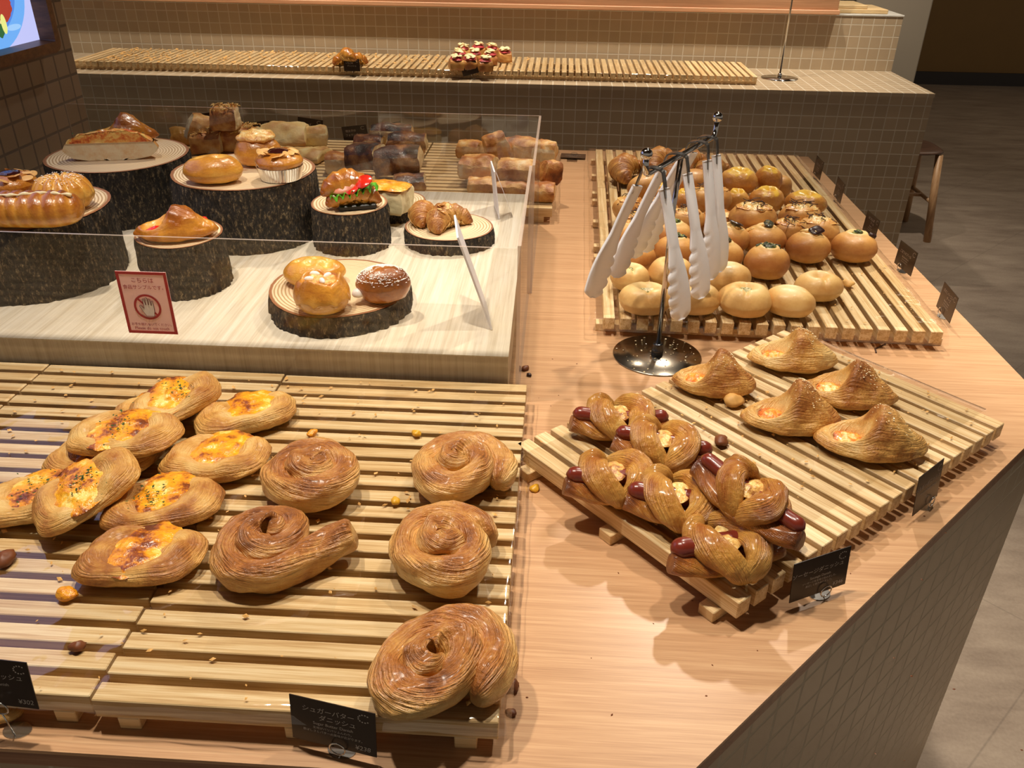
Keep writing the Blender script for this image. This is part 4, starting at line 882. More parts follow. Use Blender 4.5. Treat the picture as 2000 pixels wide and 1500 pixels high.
# ------------------------------------------------------------------ bun pile
BN = [  # label, kind, px, py, width px, z lift, topping, depth ratio, height, rz
 ('pale cheese bun at the front left corner behind the tongs pole', 'pale', 1261, 584, 105, 0, 'white', .80, .052, 0.05),
 ('pale cheese bun second in the front row, below the tongs tips', 'pale', 1358, 584, 98, 0, 'white', .86, .052, 0.1),
 ('pale cheese bun with green herbs showing in its dimple', 'pale', 1454, 586, 104, 0, 'herb', .90, .055, -0.2),
 ('pale bun with a torn seam at the right end of the front row', 'seam', 1542, 589, 100, 0, None, .78, .050, -0.45),
 ('pale bun lying alone right of the front rows', 'pale', 1598, 560, 94, 0, None, .86, .050, 0.1),
 ('pale bun behind the front left corner bun', 'pale', 1230, 542, 76, 0, 'white', .86, .050, 0.2),
 ('pale bun with filling showing between the tongs and the pole', 'pale', 1309, 533, 92, 0, 'white', .82, .054, 0.3),
 ('pale bun with crumpled seam under the right pair of tongs', 'seam', 1420, 542, 92, 0, 'white', .84, .052, 0.0),
 ('brown bun with green filling in front of the bun pile', 'open', 1497, 514, 88, 0, 'greens', .88, .062, 0.0),
 ('brown bun with a dark aubergine piece, second from the right', 'open', 1578, 484, 88, 0, 'aubergine', .86, .060, 0.1),
 ('darkest brown bun at the right end with aubergine hanging off', 'open', 1667, 484, 90, 0, 'aubergine_side', .80, .058, -0.12),
 ('brown bun with a leaf of spinach behind the green filled bun', 'open', 1492, 470, 86, 0.006, 'both', .86, .056, 0.0),
 ('brown filled bun at the left edge behind the tongs tips', 'open', 1238, 503, 88, 0, 'both', .86, .056, 0.2),
 ('brown bun with bright green filling right of the pole', 'open', 1318, 492, 84, 0, 'greens', .86, .058, 0.1),
 ('brown bun half hidden behind the right hanging tongs', 'open', 1410, 500, 84, 0, 'both', .86, .056, 0.0),
 ('brown bun with aubergine between the hanging tongs', 'open', 1424, 468, 82, 0.012, 'aubergine', .86, .054, 0.2),
 ('brown bun behind the pole with a spinach leaf on top', 'open', 1312, 462, 84, 0.012, 'greens', .86, .056, -0.1),
 ('brown bun with aubergine at the far left behind the tongs', 'open', 1234, 462, 80, 0.006, 'aubergine', .86, .054, 0.1),
 ('large burdock bun on top of the pile with a drooping shred', 'burdock', 1470, 425, 94, 0.026, 'burdock', .84, .058, 0.0),
 ('burdock bun right of the largest burdock bun', 'burdock', 1562, 424, 84, 0.012, 'burdock', .84, .054, 0.15),
 ('burdock bun behind the dark aubergine bun', 'burdock', 1597, 452, 84, 0.004, 'burdock', .84, .056, -0.1),
 ('burdock bun squeezed between the spinach bun and its neighbours', 'burdock', 1538, 454, 70, 0.0, 'burdock', .84, .052, 0.0),
 ('burdock bun with upright shreds left of the hanging tongs', 'burdock', 1387, 390, 84, 0.022, 'burdock', .86, .058, 0.1),
 ('burdock bun at the far left below the croissants', 'burdock', 1229, 408, 66, 0.006, 'burdock', .86, .052, 0.0),
 ('burdock bun behind the left tongs arms', 'burdock', 1286, 414, 80, 0.016, 'burdock', .86, .054, 0.1),
 ('burdock bun directly behind the pole', 'burdock', 1340, 432, 72, 0.010, 'burdock', .86, .054, 0.2),
 ('burdock bun seen between the two right tongs arms', 'burdock', 1402, 436, 76, 0.004, 'burdock', .86, .052, 0.0),
 ('burdock bun under the left tongs with dark mushroom bits', 'burdock', 1245, 440, 72, 0.0, 'burdock', .86, .052, 0.0),
 ('yellow cheese bun with a deep hole at the back of the pile', 'cheese', 1442, 355, 76, 0.024, None, .88, .058, 0.0),
 ('cheese bun with a shiny rolled top right of the deep holed one', 'cheese', 1500, 352, 52, 0.022, None, 1.1, .058, 0.6),
 ('plain brown bun behind the cheese buns at the right', 'plain', 1523, 366, 46, 0.0, None, .9, .052, 0.0),
 ('small cheese bun partly covered by the largest burdock bun', 'cheese', 1438, 394, 50, 0.006, None, .9, .050, 0.0),
 ('cheese bun with a small hole in the middle of its row', 'cheese', 1497, 392, 70, 0.006, None, .86, .054, 0.1),
 ('long cheese bun at the right with a bright yellow stripe', 'cheese', 1573, 398, 82, 0.0, None, .72, .050, -0.15),
 ('pale smooth bun behind the right tongs', 'plain', 1356, 356, 74, 0.028, None, .86, .054, 0.2),
 ('long brown bun tilted below the left croissant', 'plain', 1262, 366, 82, 0.020, None, .62, .054, 0.5),
 ('cheese bun seen behind the left tongs arms', 'cheese', 1296, 384, 62, 0.010, None, .86, .052, 0.1),
 ('cheese bun tucked behind the burdock bun right of the pole', 'cheese', 1340, 394, 60, 0.004, None, .86, .050, 0.0)]
for k, (lab, kind, px, py, w, dz, top, dr, h, rz) in enumerate(BN):
    z = SL + 0.0025 + dz; c = on(px, py, z + h * 0.45); dep = (c - CAM).dot(FW); a = w * dep / FPX / 2
    bun(lab, kind, c, a, a * dr, h, rz, k + 3, z, top)
for lab, pa, pb, r, dz, sd in (
  ('croissant at the far left corner, end turned to the viewer', (1200, 350), (1256, 305), .036, 0.006, 1),
  ('croissant at the back, second from the left', (1250, 330), (1335, 296), .036, 0.018, 2),
  ('croissant behind the pole of the tongs stand', (1295, 345), (1352, 312), .032, 0.004, 3),
  ('croissant behind the tongs strap, third at the back', (1325, 330), (1378, 296), .034, 0.018, 4),
  ('croissant at the back right of the tongs, mostly covered', (1365, 340), (1425, 318), .032, 0.002, 5)):
    c, L, rz = spread(pa, pb, SL + 0.03 + dz); croissant(lab, c, max(0.104, min(L, 0.125)), r * 0.9, rz, sd, SL + 0.0025 + dz)
# ------------------------------------------------------------------ writing
def text_md(s, size, align='CENTER', ex=0.0):
    cu = bpy.data.curves.new('writing', 'FONT'); cu.body = s; cu.size = size; cu.align_x = align; cu.resolution_u = 3; cu.extrude = ex
    o = bpy.data.objects.new('writing', cu); COL.objects.link(o); bpy.context.view_layer.update()
    me = bpy.data.meshes.new_from_object(o.evaluated_get(bpy.context.evaluated_depsgraph_get()))
    v = [Vector(p.co) for p in me.vertices]; f = [tuple(p.vertices) for p in me.polygons]
    bpy.data.objects.remove(o); bpy.data.meshes.remove(me); bpy.data.curves.remove(cu); return v, f
def flat_to_xz(md, x, z, y=0.0, slant=0.0): return ([Vector((p.x + x + slant * p.y, y, p.y + z)) for p in md[0]], md[1])
def logo_md(x, z, r, y):
    mds = []
    for k in range(10):
        a = pi * 0.28 + (2 * pi - pi * 0.56) * k / 9; c, s = cos(a), sin(a)
        mds.append(([Vector((x + 1.25 * r * c + 0.16 * r * u, y, z + r * s + 0.16 * r * w)) for u, w in ((-1, -1), (1, -1), (1, 1), (-1, 1))], [(0, 1, 2, 3)]))
    return join(*mds)
def price_card(label, A, B, lines, hgt=0.05, lean=0.10, group='dark price cards', gap=0.009, clip=0.56, wire=True):
    """card standing in a ring clip; A and B are its lower corners as seen from its written side"""
    A, B = Vector(A), Vector(B); w = (B - A).length; c = (A + B) / 2; rz = atan2(B.y - A.y, B.x - A.x)
    r = thing('price_card', label, 'price card', (c.x, c.y, A.z), (0, 0, rz), group)
    tl = Matrix.Rotation(-lean, 4, 'X') @ Matrix.Translation((0, 0, gap)); cx = (clip - 0.5) * w
    cd = part('card', xf(box(-w / 2, w / 2, 0, 0.0008, 0, hgt), tl), M['card'], r, False)
    mds = [flat_to_xz(text_md(s, sz, al), x * w / 0.076, z * hgt / 0.05, -0.0003, sl) for s, sz, x, z, al, sl in lines]
    if lines: mds.append(logo_md(w * 0.37, hgt * 0.83, 0.0042, -0.0003)); part('lettering', xf(join(*mds), tl), M['chalk'], cd, False)
    if wire:
        ring = [Vector((cx + 0.0072 * cos(a), -0.0015, gap + 0.002 + 0.0072 * sin(a))) for a in [2 * pi * k / 28 for k in range(28)]]
        part('clip_ring', join(tube(ring, 0.0007, 8, up=Vector((0, 1, 0)), closed=True), tube([(cx, -0.0015, gap - 0.005), (cx + 0.001, 0.001, 0.0008)], 0.0007, 8)), M['wire'], r)
        part('clip_base', prism([(cx + 0.013 * cos(2 * pi * k / 24), 0.006 + 0.009 * sin(2 * pi * k / 24)) for k in range(24)], 0.0, 0.0009), M['wire'], r, False)
    return r
def body(l1, l2=None, en='', d1='', d2='', price=''):
    o = [(l1, 0.0070, -0.004, 0.0365 if l2 else 0.030, 'CENTER', 0.12)]
    if l2: o.append((l2, 0.0070, 0.004, 0.0285, 'CENTER', 0.12))
    if en: o.append((en, 0.0046, 0.000, 0.0225, 'CENTER', 0.0))
    if d1: o.append((d1, 0.0032, 0.000, 0.0178, 'CENTER', 0.1))
    if d2: o.append((d2, 0.0032, 0.000, 0.0135, 'CENTER', 0.1))
    if price: o.append((price, 0.0070, 0.026, 0.0045, 'CENTER', 0.1))
    return o
def pc(px, z=TOP): p = on(px[0], px[1], z + 0.010); return Vector((p.x, p.y, z))
price_card('sugar butter pastry price card at the front table edge', pc((571, 1440)), pc((735, 1480)), body('シュガーバター', 'ダニッシュ', 'Sugar Butter Danish', '生地がパリパリふんわり。', '香ばしさとバターの風味が広がります。', '¥238'), clip=0.55)
A_, B_ = onY(-58, 1388, -0.602), onY(66, 1380, -0.606)
price_card('price card cut by the left picture edge at the front', (A_.x, A_.y, TOP), (B_.x, B_.y, TOP), body('たまごダニッシュ', None, 'Egg Danish', '', '', '¥302'), clip=0.5, gap=(A_.z + B_.z) / 2 - TOP, hgt=0.052)
price_card('sausage pastry price card at the front corner of the diagonal tray', pc((1543, 1178)), pc((1652, 1140)), body('ソーセージダニッシュ', None, 'Sausage Danish', 'ソーセージを生地で包みました。', '香ばしく焼きあげました。', '¥346'), clip=0.62)
price_card('triangle pastry price card right of the diagonal tray', pc((1784, 1008)), pc((1832, 968)), body('ベルギーダニッシュ', None, 'Ham & Cheese Danish', '', '', ''), hgt=0.055, clip=0.7)
TX = [('きのこベーコン', 'チーズ', 'Bacon Cheese'), ('ごぼうのブール', None, 'Burdock Boule'), ('ほうれん草', 'ブール', 'Spinach'), ('チーズブール', None, 'Cheese'), ('クロワッサン', None, 'Croissant')]
CR = [((1828, 597), (1854, 631), 'price card nearest the front on the right table edge'), ((1746, 512), (1778, 539), 'price card second from the front on the right table edge'), ((1683, 450), (1706, 472), 'price card behind the darkest brown bun'), ((1627, 380), (1640, 397), 'price card second from the far end on the right table edge'), ((1587, 337), (1596, 347), 'price card at the far end of the right table edge')]
for (a, b, lab), (t1, t2, en) in zip(CR, TX):
    A, B = pc(a), pc(b); d = (B - A).normalized(); B = A + d * 0.076; price_card(lab, A, B, body(t1, t2, en, 'もちもちの生地に', 'たっぷり包みました'), hgt=0.05, clip=0.36, lean=0.05)
# card fallen flat at the far edge of the table
A = on(1095, 308, TOP); r = thing('price_card', 'price card fallen flat at the far table edge', 'price card', (A.x + 0.037, A.y + 0.008, TOP), (0, 0, -0.06), 'dark price cards')
cdf = part('card', box(-0.037, 0.037, -0.025, 0.025, 0.004, 0.0048), M['card'], r, False)
for t, y in ((text_md('クロワッサン', 0.008), 0.004), (text_md('Croissant', 0.006), -0.010)): part('lettering', ([Vector((p.x, -p.y + y, 0.0051)) for p in t[0]], [f[::-1] for f in t[1]]), M['chalk'], cdf, False)
part('clip_base', box(-0.016, 0.014, -0.052, -0.030, 0.0, 0.0012), M['dark_steel'], r, False)
part('clip_ring', tube([Vector((0.002 + 0.009 * cos(a), 0.022 + 0.012 * sin(a), 0.0062)) for a in [2 * pi * k / 24 for k in range(24)]], 0.0007, 6, closed=True), M['wire'], r)
# cards behind the sliced breads and on the far counter
def back_card(label, px, w, roll, z, y, lines, tall=0.05):
    c = onY(px[0], px[1], y); r = thing('price_card', label, 'price card', c, (0, roll, 0), 'dark price cards')
    cd = part('card', box(-w / 2, w / 2, 0, 0.0008, -tall / 2, tall / 2), M['card'], r, False)
    part('lettering', join(*[flat_to_xz(text_md(s, sz), x, zz - tall / 2, -0.0003) for s, sz, x, zz in lines], logo_md(w * .34, tall * .32, 0.0045, -0.0003)), M['chalk'], cd, False)
    zb = z - c.z; part('clip_ring', tube([(0, 0.0018, -0.006), (0, 0.0025, -tall / 2), (0, 0.006, min(zb, -tall / 2) + 0.001)], 0.0009, 6), M['wire'], r)
    part('clip_base', box(-0.012, 0.012, -0.004, 0.016, zb, zb + 0.0012), M['wire'], r, False)
L2 = [('明太子の', 0.008, -0.012, 0.033), ('フォカッチャ', 0.008, -0.006, 0.021), ('Focaccia', 0.005, 0.0, 0.010)]
back_card('price card left of the dark topped loaf, behind the guard', (694, 262), 0.076, -0.13, TOP, 1.452, L2)
back_card('price card behind the dark topped loaf', (762, 257), 0.076, -0.20, TOP, 1.470, [('チョコレート', 0.008, -0.006, 0.025), ('Chocolat', 0.005, 0, 0.012)])
back_card('price card behind the humped pale bread', (606, 248), 0.076, 0.12, TOP, 1.452, [('チーズ', 0.009, -0.01, 0.028), ('Fromage', 0.006, 0, 0.014)])
back_card('price card left of the humped pale bread', (506, 254), 0.076, -0.10, TOP, 1.452, [('ミルク', 0.009, -0.01, 0.028), ('Milk', 0.006, 0, 0.014)])
back_card('price card behind the sliced cheese log', (402, 238), 0.076, -0.18, TOP, 1.470, [('チーズ', 0.009, -0.01, 0.028)])
back_card('price card in front of the brown pastry on the far counter', (687, 127), 0.070, 0.0, 0.85, CY0 + 0.078, [('いちごの', 0.008, -0.01, 0.030), ('デニッシュ', 0.008, 0, 0.019)])
back_card('tilted price card in front of the strawberry pastries', (917, 134), 0.070, -0.28, 0.85, CY0 + 0.075, [('ストロベリー', 0.008, -0.01, 0.030), ('ブレッド', 0.008, 0, 0.019)])

# ------------------------------------------------------------------ do not touch sign on the guard
A, B = onY(252, 650, 0.004), onY(347, 652, 0.004); C_ = onY(236, 530, 0.004)
w, h = (B - A).length, C_.z - A.z
sg = thing('notice_sign', 'pale pink please do not touch notice with red border and hand symbol', 'sign', ((A.x + B.x) / 2, 0.0048, A.z), (0, 0, 0))
part('sheet', box(-w / 2, w / 2, 0, 0.0012, 0, h), M['pink'], sg, False)
bd_ = 0.0042
part('border', join(box(-w / 2, w / 2, -0.0004, 0, 0, bd_), box(-w / 2, w / 2, -0.0004, 0, h - bd_, h), box(-w / 2, -w / 2 + bd_, -0.0004, 0, bd_, h - bd_), box(w / 2 - bd_, w / 2, -0.0004, 0, bd_, h - bd_)), M['red_print'], sg, False)
u = h / 100.0
part('lettering', join(*[flat_to_xz(text_md(s, sz * u), (1.8 * u if s.endswith('。') else 0), z * u, -0.0004) for s, sz, z in (('こちらは', 8.6, 83.5), ('食品サンプルです。', 7.3, 73), ('お手を触れないでください。', 5.0, 13.5), ('Please do not touch', 6.6, 6.5))]), M['red_print'], sg, False)
def ringm(r0, r1, cx, cz, y, n=48):
    v = [(cx + r * cos(2 * pi * k / n), y, cz + r * sin(2 * pi * k / n)) for r in (r0, r1) for k in range(n)]
    return v, [(k, (k + 1) % n, n + (k + 1) % n, n + k) for k in range(n)]
zc = 44 * u; R_ = 20.5 * u
s2 = R_ * 0.92 * 0.7071
part('ban_ring', join(ringm(R_ * 0.84, R_, 0, zc, -0.0005), ([Vector((-s2 - 1.0 * u, -0.00045, zc + s2 - 1.0 * u)), Vector((s2 - 1.0 * u, -0.00045, zc - s2 - 1.0 * u)), Vector((s2 + 1.0 * u, -0.00045, zc - s2 + 1.0 * u)), Vector((-s2 + 1.0 * u, -0.00045, zc + s2 + 1.0 * u))], [(0, 1, 2, 3)])), M['red_print'], sg, False)
hand = [(-4, -14), (8, -14), (9.5, -6), (10, 2), (9.6, 9.5), (8.4, 10.6), (7.2, 9.6), (6.8, 3.5), (6.0, 3.5), (5.6, 12.6), (4.4, 13.9), (3.1, 12.8), (2.8, 4.2), (2.0, 4.2), (1.6, 14.8), (.3, 16.2), (-1.1, 15.0), (-1.3, 4.2), (-2.1, 4.2), (-3.0, 13.0), (-4.2, 14.0), (-5.6, 12.8), (-5.2, 3), (-5.4, -2), (-9.0, 2.4), (-11.2, 3.2), (-11.8, 1.6), (-8.4, -6)]
hn = [Vector((x * u, -0.0007, zc + (y - 0.5) * u)) for x, y in hand]
part('hand_symbol', (hn, [tuple(range(len(hn)))]), M['hand_white'], sg, False)
part('hand_outline', tube([p + Vector((0, -0.0001, 0)) for p in hn], 0.00035, 5, up=Vector((0, 1, 0)), closed=True), M['hand_line'], sg, False)

# ------------------------------------------------------------------ leaning sign plates inside the guard
def plate(label, b1, b2, t1, t2, th=0.003):
    b1, b2, t1, t2 = map(Vector, (b1, b2, t1, t2)); n = (b2 - b1).cross(t1 - b1).normalized() * th; v = [b1, b2, t2, t1]; v += [p + n for p in v]
    c = (b1 + b2) / 2; v = [p - c for p in v]
    r = thing('sign_stand', label, 'sign', c, (0, 0, 0), None)
    part('sign_plate', (v, [(3, 2, 1, 0), (4, 5, 6, 7), (0, 1, 5, 4), (1, 2, 6, 5), (2, 3, 7, 6), (3, 0, 4, 7)]), M['white_card'], r, False); return r, c, n
r, c, n = plate('white sign plate seen nearly edge-on beside the right guard panel', (-0.062, 0.104, RZ + 0.0005), (-0.078, 0.196, RZ + 0.0005), (-0.112, 0.102, RZ + 0.150), (-0.128, 0.200, RZ + 0.152))
r, c, n = plate('white sign plate with easel back near the rear right riser corner', (-0.102, 0.735, RZ + 0.0005), (-0.085, 0.640, RZ + 0.0005), (-0.110, 0.735, RZ + 0.098), (-0.096, 0.650, RZ + 0.098))
part('easel_leg', ([Vector((-0.100, 0.70, RZ + 0.09)) - c, Vector((-0.094, 0.66, RZ + 0.09)) - c, Vector((-0.058, 0.655, RZ + 0.0005)) - c, Vector((-0.064, 0.69, RZ + 0.0005)) - c], [(0, 1, 2, 3)]), M['white_card'], r, False)

# ------------------------------------------------------------------ tongs stand and tongs
sx_, sy_ = 0.2103, 0.1790
ts = thing('tongs_stand', 'dark steel tongs stand with round base, pole and hooked bar', 'tongs stand', (sx_, sy_, TOP))
part('base', lathe([(0.0, 0.0), (0.073, 0.0), (0.0735, 0.0012), (0.0725, 0.0026), (0.0, 0.0028)], 72, False), M['dark_steel'], ts)
part('collar', lathe([(0.0095, 0.0026), (0.0100, 0.004), (0.0100, 0.011), (0.0092, 0.0125), (0.0088, 0.013), (0.0085, 0.022), (0.0078, 0.0235)], 32), plain('collar steel', (0.10, 0.11, 0.13, 1), 0.25, 1.0), ts)
BZ = 1.178; bf, brr = on(1265, 340, BZ), on(1387, 271, BZ); bu = (brr - bf).normalized(); bp_ = Vector((bu.y, -bu.x, 0)); bm = on(1331, 300, BZ)
o_ = Vector((sx_, sy_, TOP))
part('pole', tube([(0, 0, 0.02), (0, 0, 0.25), bm - o_], 0.0042, 16, up=Vector((0, 1, 0))), M['chrome'], ts)
def endup(p, d): return [p, p + d * 0.006 + Vector((0, 0, 0.003)), p + d * 0.010 + Vector((0, 0, 0.012)), p + d * 0.011 + Vector((0, 0, 0.026))]
pts = endup(bf, -bu)[::-1] + [bf + (brr - bf) * t for t in (0.2, 0.4, 0.6, 0.8)] + endup(brr + bu * 0.012, bu)
part('hanging_bar', tube([p - o_ for p in pts], 0.0044, 14), M['chrome'], ts)
for p in (pts[0], pts[-1]): part('knob', ball(tuple(p - o_ + Vector((0, 0, 0.004))), 0.0085, 24), M['chrome'], ts)
def arm_md(L, seed, flip):
    """one tong arm hanging down: slim channel handle, then a paddle scalloped along one edge"""
    n = 60; lo, hi = [], []
    for i in range(n + 1):
        t = i / n; z = -t * L; c = 0.0
        if t < 0.42: wv = 0.0085 + 0.001 * t
        else:
            q = (t - 0.42) / 0.58; wv = 0.0089 + 0.0105 * sin(pi * min(q * 0.72 + 0.0, 1)) ** 1.2; wv *= (1 if q < 0.9 else max(0.35, 1 - ((q - 0.9) / 0.1) ** 2 * 0.65))
        wv *= 0.96; sc_ = (0.0040 * max(0, sin(t * L * 330)) if t > 0.55 and t < 0.95 else 0); curve = -0.010 * sin(pi * max(0, t - 0.3) / 0.7) if t > 0.3 else 0
        lo.append((-wv + curve * flip * 0 , z)); hi.append((wv - sc_, z))
    v, f = [], []
    def th(t): return 0.0055 if t < 0.42 else 0.0055 - 0.0025 * (t - 0.42)
    def xo(t): return 0.012 * sin(pi * t) * 0.55
    for i in range(n + 1):
        t = i / n; a = lo[i][0] * flip; b = hi[i][0] * flip; d = th(t); z = lo[i][1]; X = xo(t); e = 0.0012 * flip
        v += [(X - d, a + e, z), (X - d * 0.7, (a + b) / 2, z), (X - d, b - e, z), (X - d * .2, b, z), (X + d * .2, b - e, z), (X + d * (0.0 if t < .42 else -.1), (a + b) / 2, z), (X + d * .2, a + e, z), (X - d * .2, a, z)]
    for i in range(n):
        for k in range(8): a = i * 8 + k; b = i * 8 + (k + 1) % 8; q = (a, b, b + 8, a + 8); f.append(q if flip > 0 else q[::-1])
    f.append(tuple(range(8))[::-1]); f.append(tuple(range(n * 8, n * 8 + 8))); return v, f
for k, (px, py, lab, sA, sB, yaw_) in enumerate(((1275, 336, 'white tongs hanging nearest the viewer on the bar', 0.235, 0.30, 0.42), (1322, 308, 'white tongs hanging second from the front of the bar', 0.225, 0.31, 0.40), (1364, 284, 'white tongs hanging third from the front of the bar', 0.15, 0.36, 0.42), (1382, 274, 'white tongs hanging farthest back on the bar', 0.15, 0.34, 0.40))):
    p = on(px, py, BZ); rz = atan2(bp_.y, bp_.x) + 0.12
    t = thing('tongs', lab, 'tongs', (p.x, p.y, BZ), (0, 0, rz), 'white tongs on the stand')
    st_ = [Vector((0.0145 * cos(a) * 1.0, 0, 0.0056 * sin(a) + (-0.030 if False else 0))) for a in [pi * q / 12 for q in range(13)]]
    dA, dB = Vector((sin(sA), 0, -cos(sA))), Vector((-sin(sB), 0, -cos(sB)))
    path = [st_[0] + dA * 0.034, st_[0] + dA * 0.012] + st_ + [st_[-1] + dB * 0.012, st_[-1] + dB * 0.034]
    v, f = [], []
    for q in path: v += [q + Vector((0, -0.0062, 0)), q + Vector((0, 0.0062, 0))]
    for i in range(len(path) - 1): f.append((2 * i, 2 * i + 1, 2 * i + 3, 2 * i + 2))
    v2 = [q + Vector((0, 0, -0.0012)) * 0 + (q - Vector((0, q.y, -0.02))).normalized() * 0.002 for q in v]; m_ = len(v)
    f2 = [tuple(i + m_ for i in q[::-1]) for q in f] + [(2 * i, 2 * i + 2, 2 * i + 2 + m_, 2 * i + m_) for i in range(len(path) - 1)] + [(2 * i + 1, 2 * i + 1 + m_, 2 * i + 3 + m_, 2 * i + 3) for i in range(len(path) - 1)]
    part('spring_strap', (v + v2, f + f2), plain('spring steel', (0.20, 0.20, 0.20, 1), 0.22, 1.0), t, False)
    for nm, d, s, sg_, yw in (('arm', dA, sA, 1, yaw_), ('arm', dB, sB, -1, -yaw_)):
        st0 = Vector((0.0145 * sg_, 0, 0)) + d * 0.022
        Mx = Matrix.Translation(st0) @ Matrix.Rotation(-s * sg_, 4, 'Y') @ Matrix.Rotation(-0.75 if sg_ > 0 else pi - 0.75, 4, 'Z')
        part(nm, xf(arm_md(0.198 if sg_ > 0 else 0.192, k, -1), Mx), M['white_plastic'], t)

# pole stand on the far counter
p = on(1522, 153, 0.85)
ps = thing('menu_pole', 'thin chrome pole on a round base at the right of the far counter', 'stand', (p.x, p.y, 0.85))
part('base', lathe([(0.0, 0.0), (0.080, 0.0), (0.080, 0.003), (0.0, 0.0034)], 60, False), M['chrome'], ps)
part('collar', lathe([(0.009, 0.003), (0.009, 0.018), (0.006, 0.022)], 24), M['chrome'], ps)
part('pole', tube([(0, 0, 0.01), (0, 0, 0.75)], 0.0040, 12, up=Vector((0, 1, 0))), M['chrome'], ps)
# ------------------------------------------------------------------ stumps and slices with food samples
ST = {}
for k, lab, nm, cat, cx, cy, rx, ry, h, sd, rz in (
  ('A', 'tall tree stump at the rear left under the pizza loaf half', 'tree_stump', 'stand', -0.886, 0.640, 0.140, 0.146, 0.116, 1, 0.3),
  ('B', 'tall tree stump in the middle holding the almond tart', 'tree_stump', 'stand', -0.577, 0.522, 0.138, 0.136, 0.123, 2, 1.1),
  ('F', 'tall tree stump at the left edge holding the ribbed bread', 'tree_stump', 'stand', -0.868, 0.263, 0.134, 0.134, 0.124, 3, 2.0),
  ('G', 'small tree stump holding the folded tomato pastry', 'tree_stump', 'stand', -0.602, 0.250, 0.070, 0.080, 0.091, 4, 0.5),
  ('C', 'narrow dark tree stump holding the croissant sandwich', 'tree_stump', 'stand', -0.3635, 0.476, 0.0725, 0.080, 0.080, 5, 0.2),
  ('D', 'thin tree slice holding two croissants', 'tree_slice', 'stand', -0.175, 0.501, 0.087, 0.084, 0.030, 6, 0.0),
  ('E', 'thin tree slice nearest the notice, holding three breads', 'tree_slice', 'stand', -0.314, 0.178, 0.1135, 0.122, 0.034, 7, 0.0),
  ('H', 'thin tree slice behind the croissant sandwich stump', 'tree_slice', 'stand', -0.314, 0.660, 0.068, 0.072, 0.028, 8, 0.0)):
    stump(lab, nm, cat, cx, cy, rx, ry, h, sd, rz, flare=0.03 if h > 0.06 else 0.02); ST[k] = RZ + h + 0.0005

def rnd_bread(name, label, cat, pa, pb, z, h, ratio, mt, seed, H=None, br=None, grp='food samples', rz=None, zb=0.4, ex=None, amp=0.0022):
    c, L, r_ = spread(pa, pb, z + h * 0.42); a = L / 2; b = a * ratio; o = Vector((seed, seed * 2.2, 1)); root = thing(name, label, cat, (c.x, c.y, z), (0, 0, r_ if rz is None else rz), grp)
    Hd = (lambda r, th, x, y: h * (1 - zb) * max(0, 1 - r ** 2.4) ** 0.5 + (H(r, th, x / a, y / b) if H else 0))
    B = lambda r, th, P, top: 0.36 + 0.26 * exp(-((P.z / h - 0.75) / 0.3) ** 2) + 0.2 * fbm(P + o, 16, 2) - 0.25 * exp(-(P.z / 0.006) ** 2) + (br(P.x / a, P.y / b, P.z / h) if br else 0)
    part('bread', dome(lambda th: (a * cos(th), b * sin(th)), Hd, h * zb, 24, 80, lambda P, r, th, top: amp * fbm(P + o, 24, 2) + 0.0005 * fbm(P + o, 90, 2), B, ex), M[mt], root); return root, a, b
def pit(x, y, x0, y0, s): return exp(-(((x - x0) / s) ** 2 + ((y - y0) / (s * 1.3)) ** 2))
def lump(name, par, mt, sa, sb, hh, x, y, z, seed=1, amp=0.002, fr=80, rz=0, rx=0, ry=0):
    o = Vector((seed, 2, seed)); return part(name, xf(dome(superell(sa, sb, 2), lambda r, th, X, Y: hh * 0.7 * sqrt(max(0, 1 - r ** 2.2)), hh * 0.3, 10, 32, lambda P, r, th, top: amp * fbm(P + o, fr, 2), lambda r, th, P, top: 0.5 * fbm(P + o, 40, 2) + 0.2 * r), T(x, y, z, rz, ry, rx)), M[mt], par)

# A: pizza loaf half and folded pastry behind it
c, L, rz = spread((128, 294), (314, 288), ST['A'] + 0.02); a = L / 2
def pz_H(r, th, x, y): return 0.030 * max(0, 1 - r ** 3) ** 0.6 + 0.008 * x / a * (1 - r)
pizza = dome(superell(a, 0.052, 2.6), pz_H, 0.022, 26, 90, lambda P, r, th, top: 0.003 * fbm(P, 28, 2) + 0.001 * fbm(P, 90, 2), lambda r, th, P, top: 0.06 if P.y < -0.002 else 0.45 + 0.25 * fbm(P, 20, 2))
pizza = ([Vector((p.x, max(p.y, -0.0), p.z)) for p in pizza[0]], pizza[1], pizza[2])
r = thing('pizza_bread', 'halved loaf with orange tomato topping, white crumb facing the viewer', 'bread', (c.x, c.y - 0.012, ST['A']), (0, 0, rz), 'food samples')
part('bread', pizza, M['loaf'], r)
tp = dome(superell(a * 0.93, 0.046, 2.6), lambda r, th, x, y: pz_H(min(0.999, r), th, x, y) + 0.0035 - 0.004 * r ** 8, 0.0245, 22, 80, lambda P, r, th, top: (0.004 * fbm(P, 60, 2) + 0.002 * fbm(P, 140, 2)) if top else 0, lambda r, th, P, top: 0.7 * fbm(P, 40, 2) - 0.25)
part('tomato_topping', ([Vector((p.x, max(p.y, -0.002), max(p.z, 0.036))) for p in tp[0]], tp[1], tp[2]), M['pizza'], r)
part('herbs', specks(26, lambda g: ((lambda x: (x, g.uniform(0.005, 0.03), 0.056 + 0.004 * g.random() - 0.016 * abs(x / a) ** 2))(g.uniform(-a * .8, a * .8))), 0.0022, 3), M['parsley'], r, False, 'stuff')
c, L, rz = spread((160, 258), (284, 256), ST['A'] + 0.03)
triangle_danish('folded pastry standing behind the pizza loaf half', (c.x, c.y + 0.045), L * 1.1, rz, 9, 1, 0.06, 0.75, ST['A'], 'glazed', 'folded_danish', 'food samples', 'ham', False)

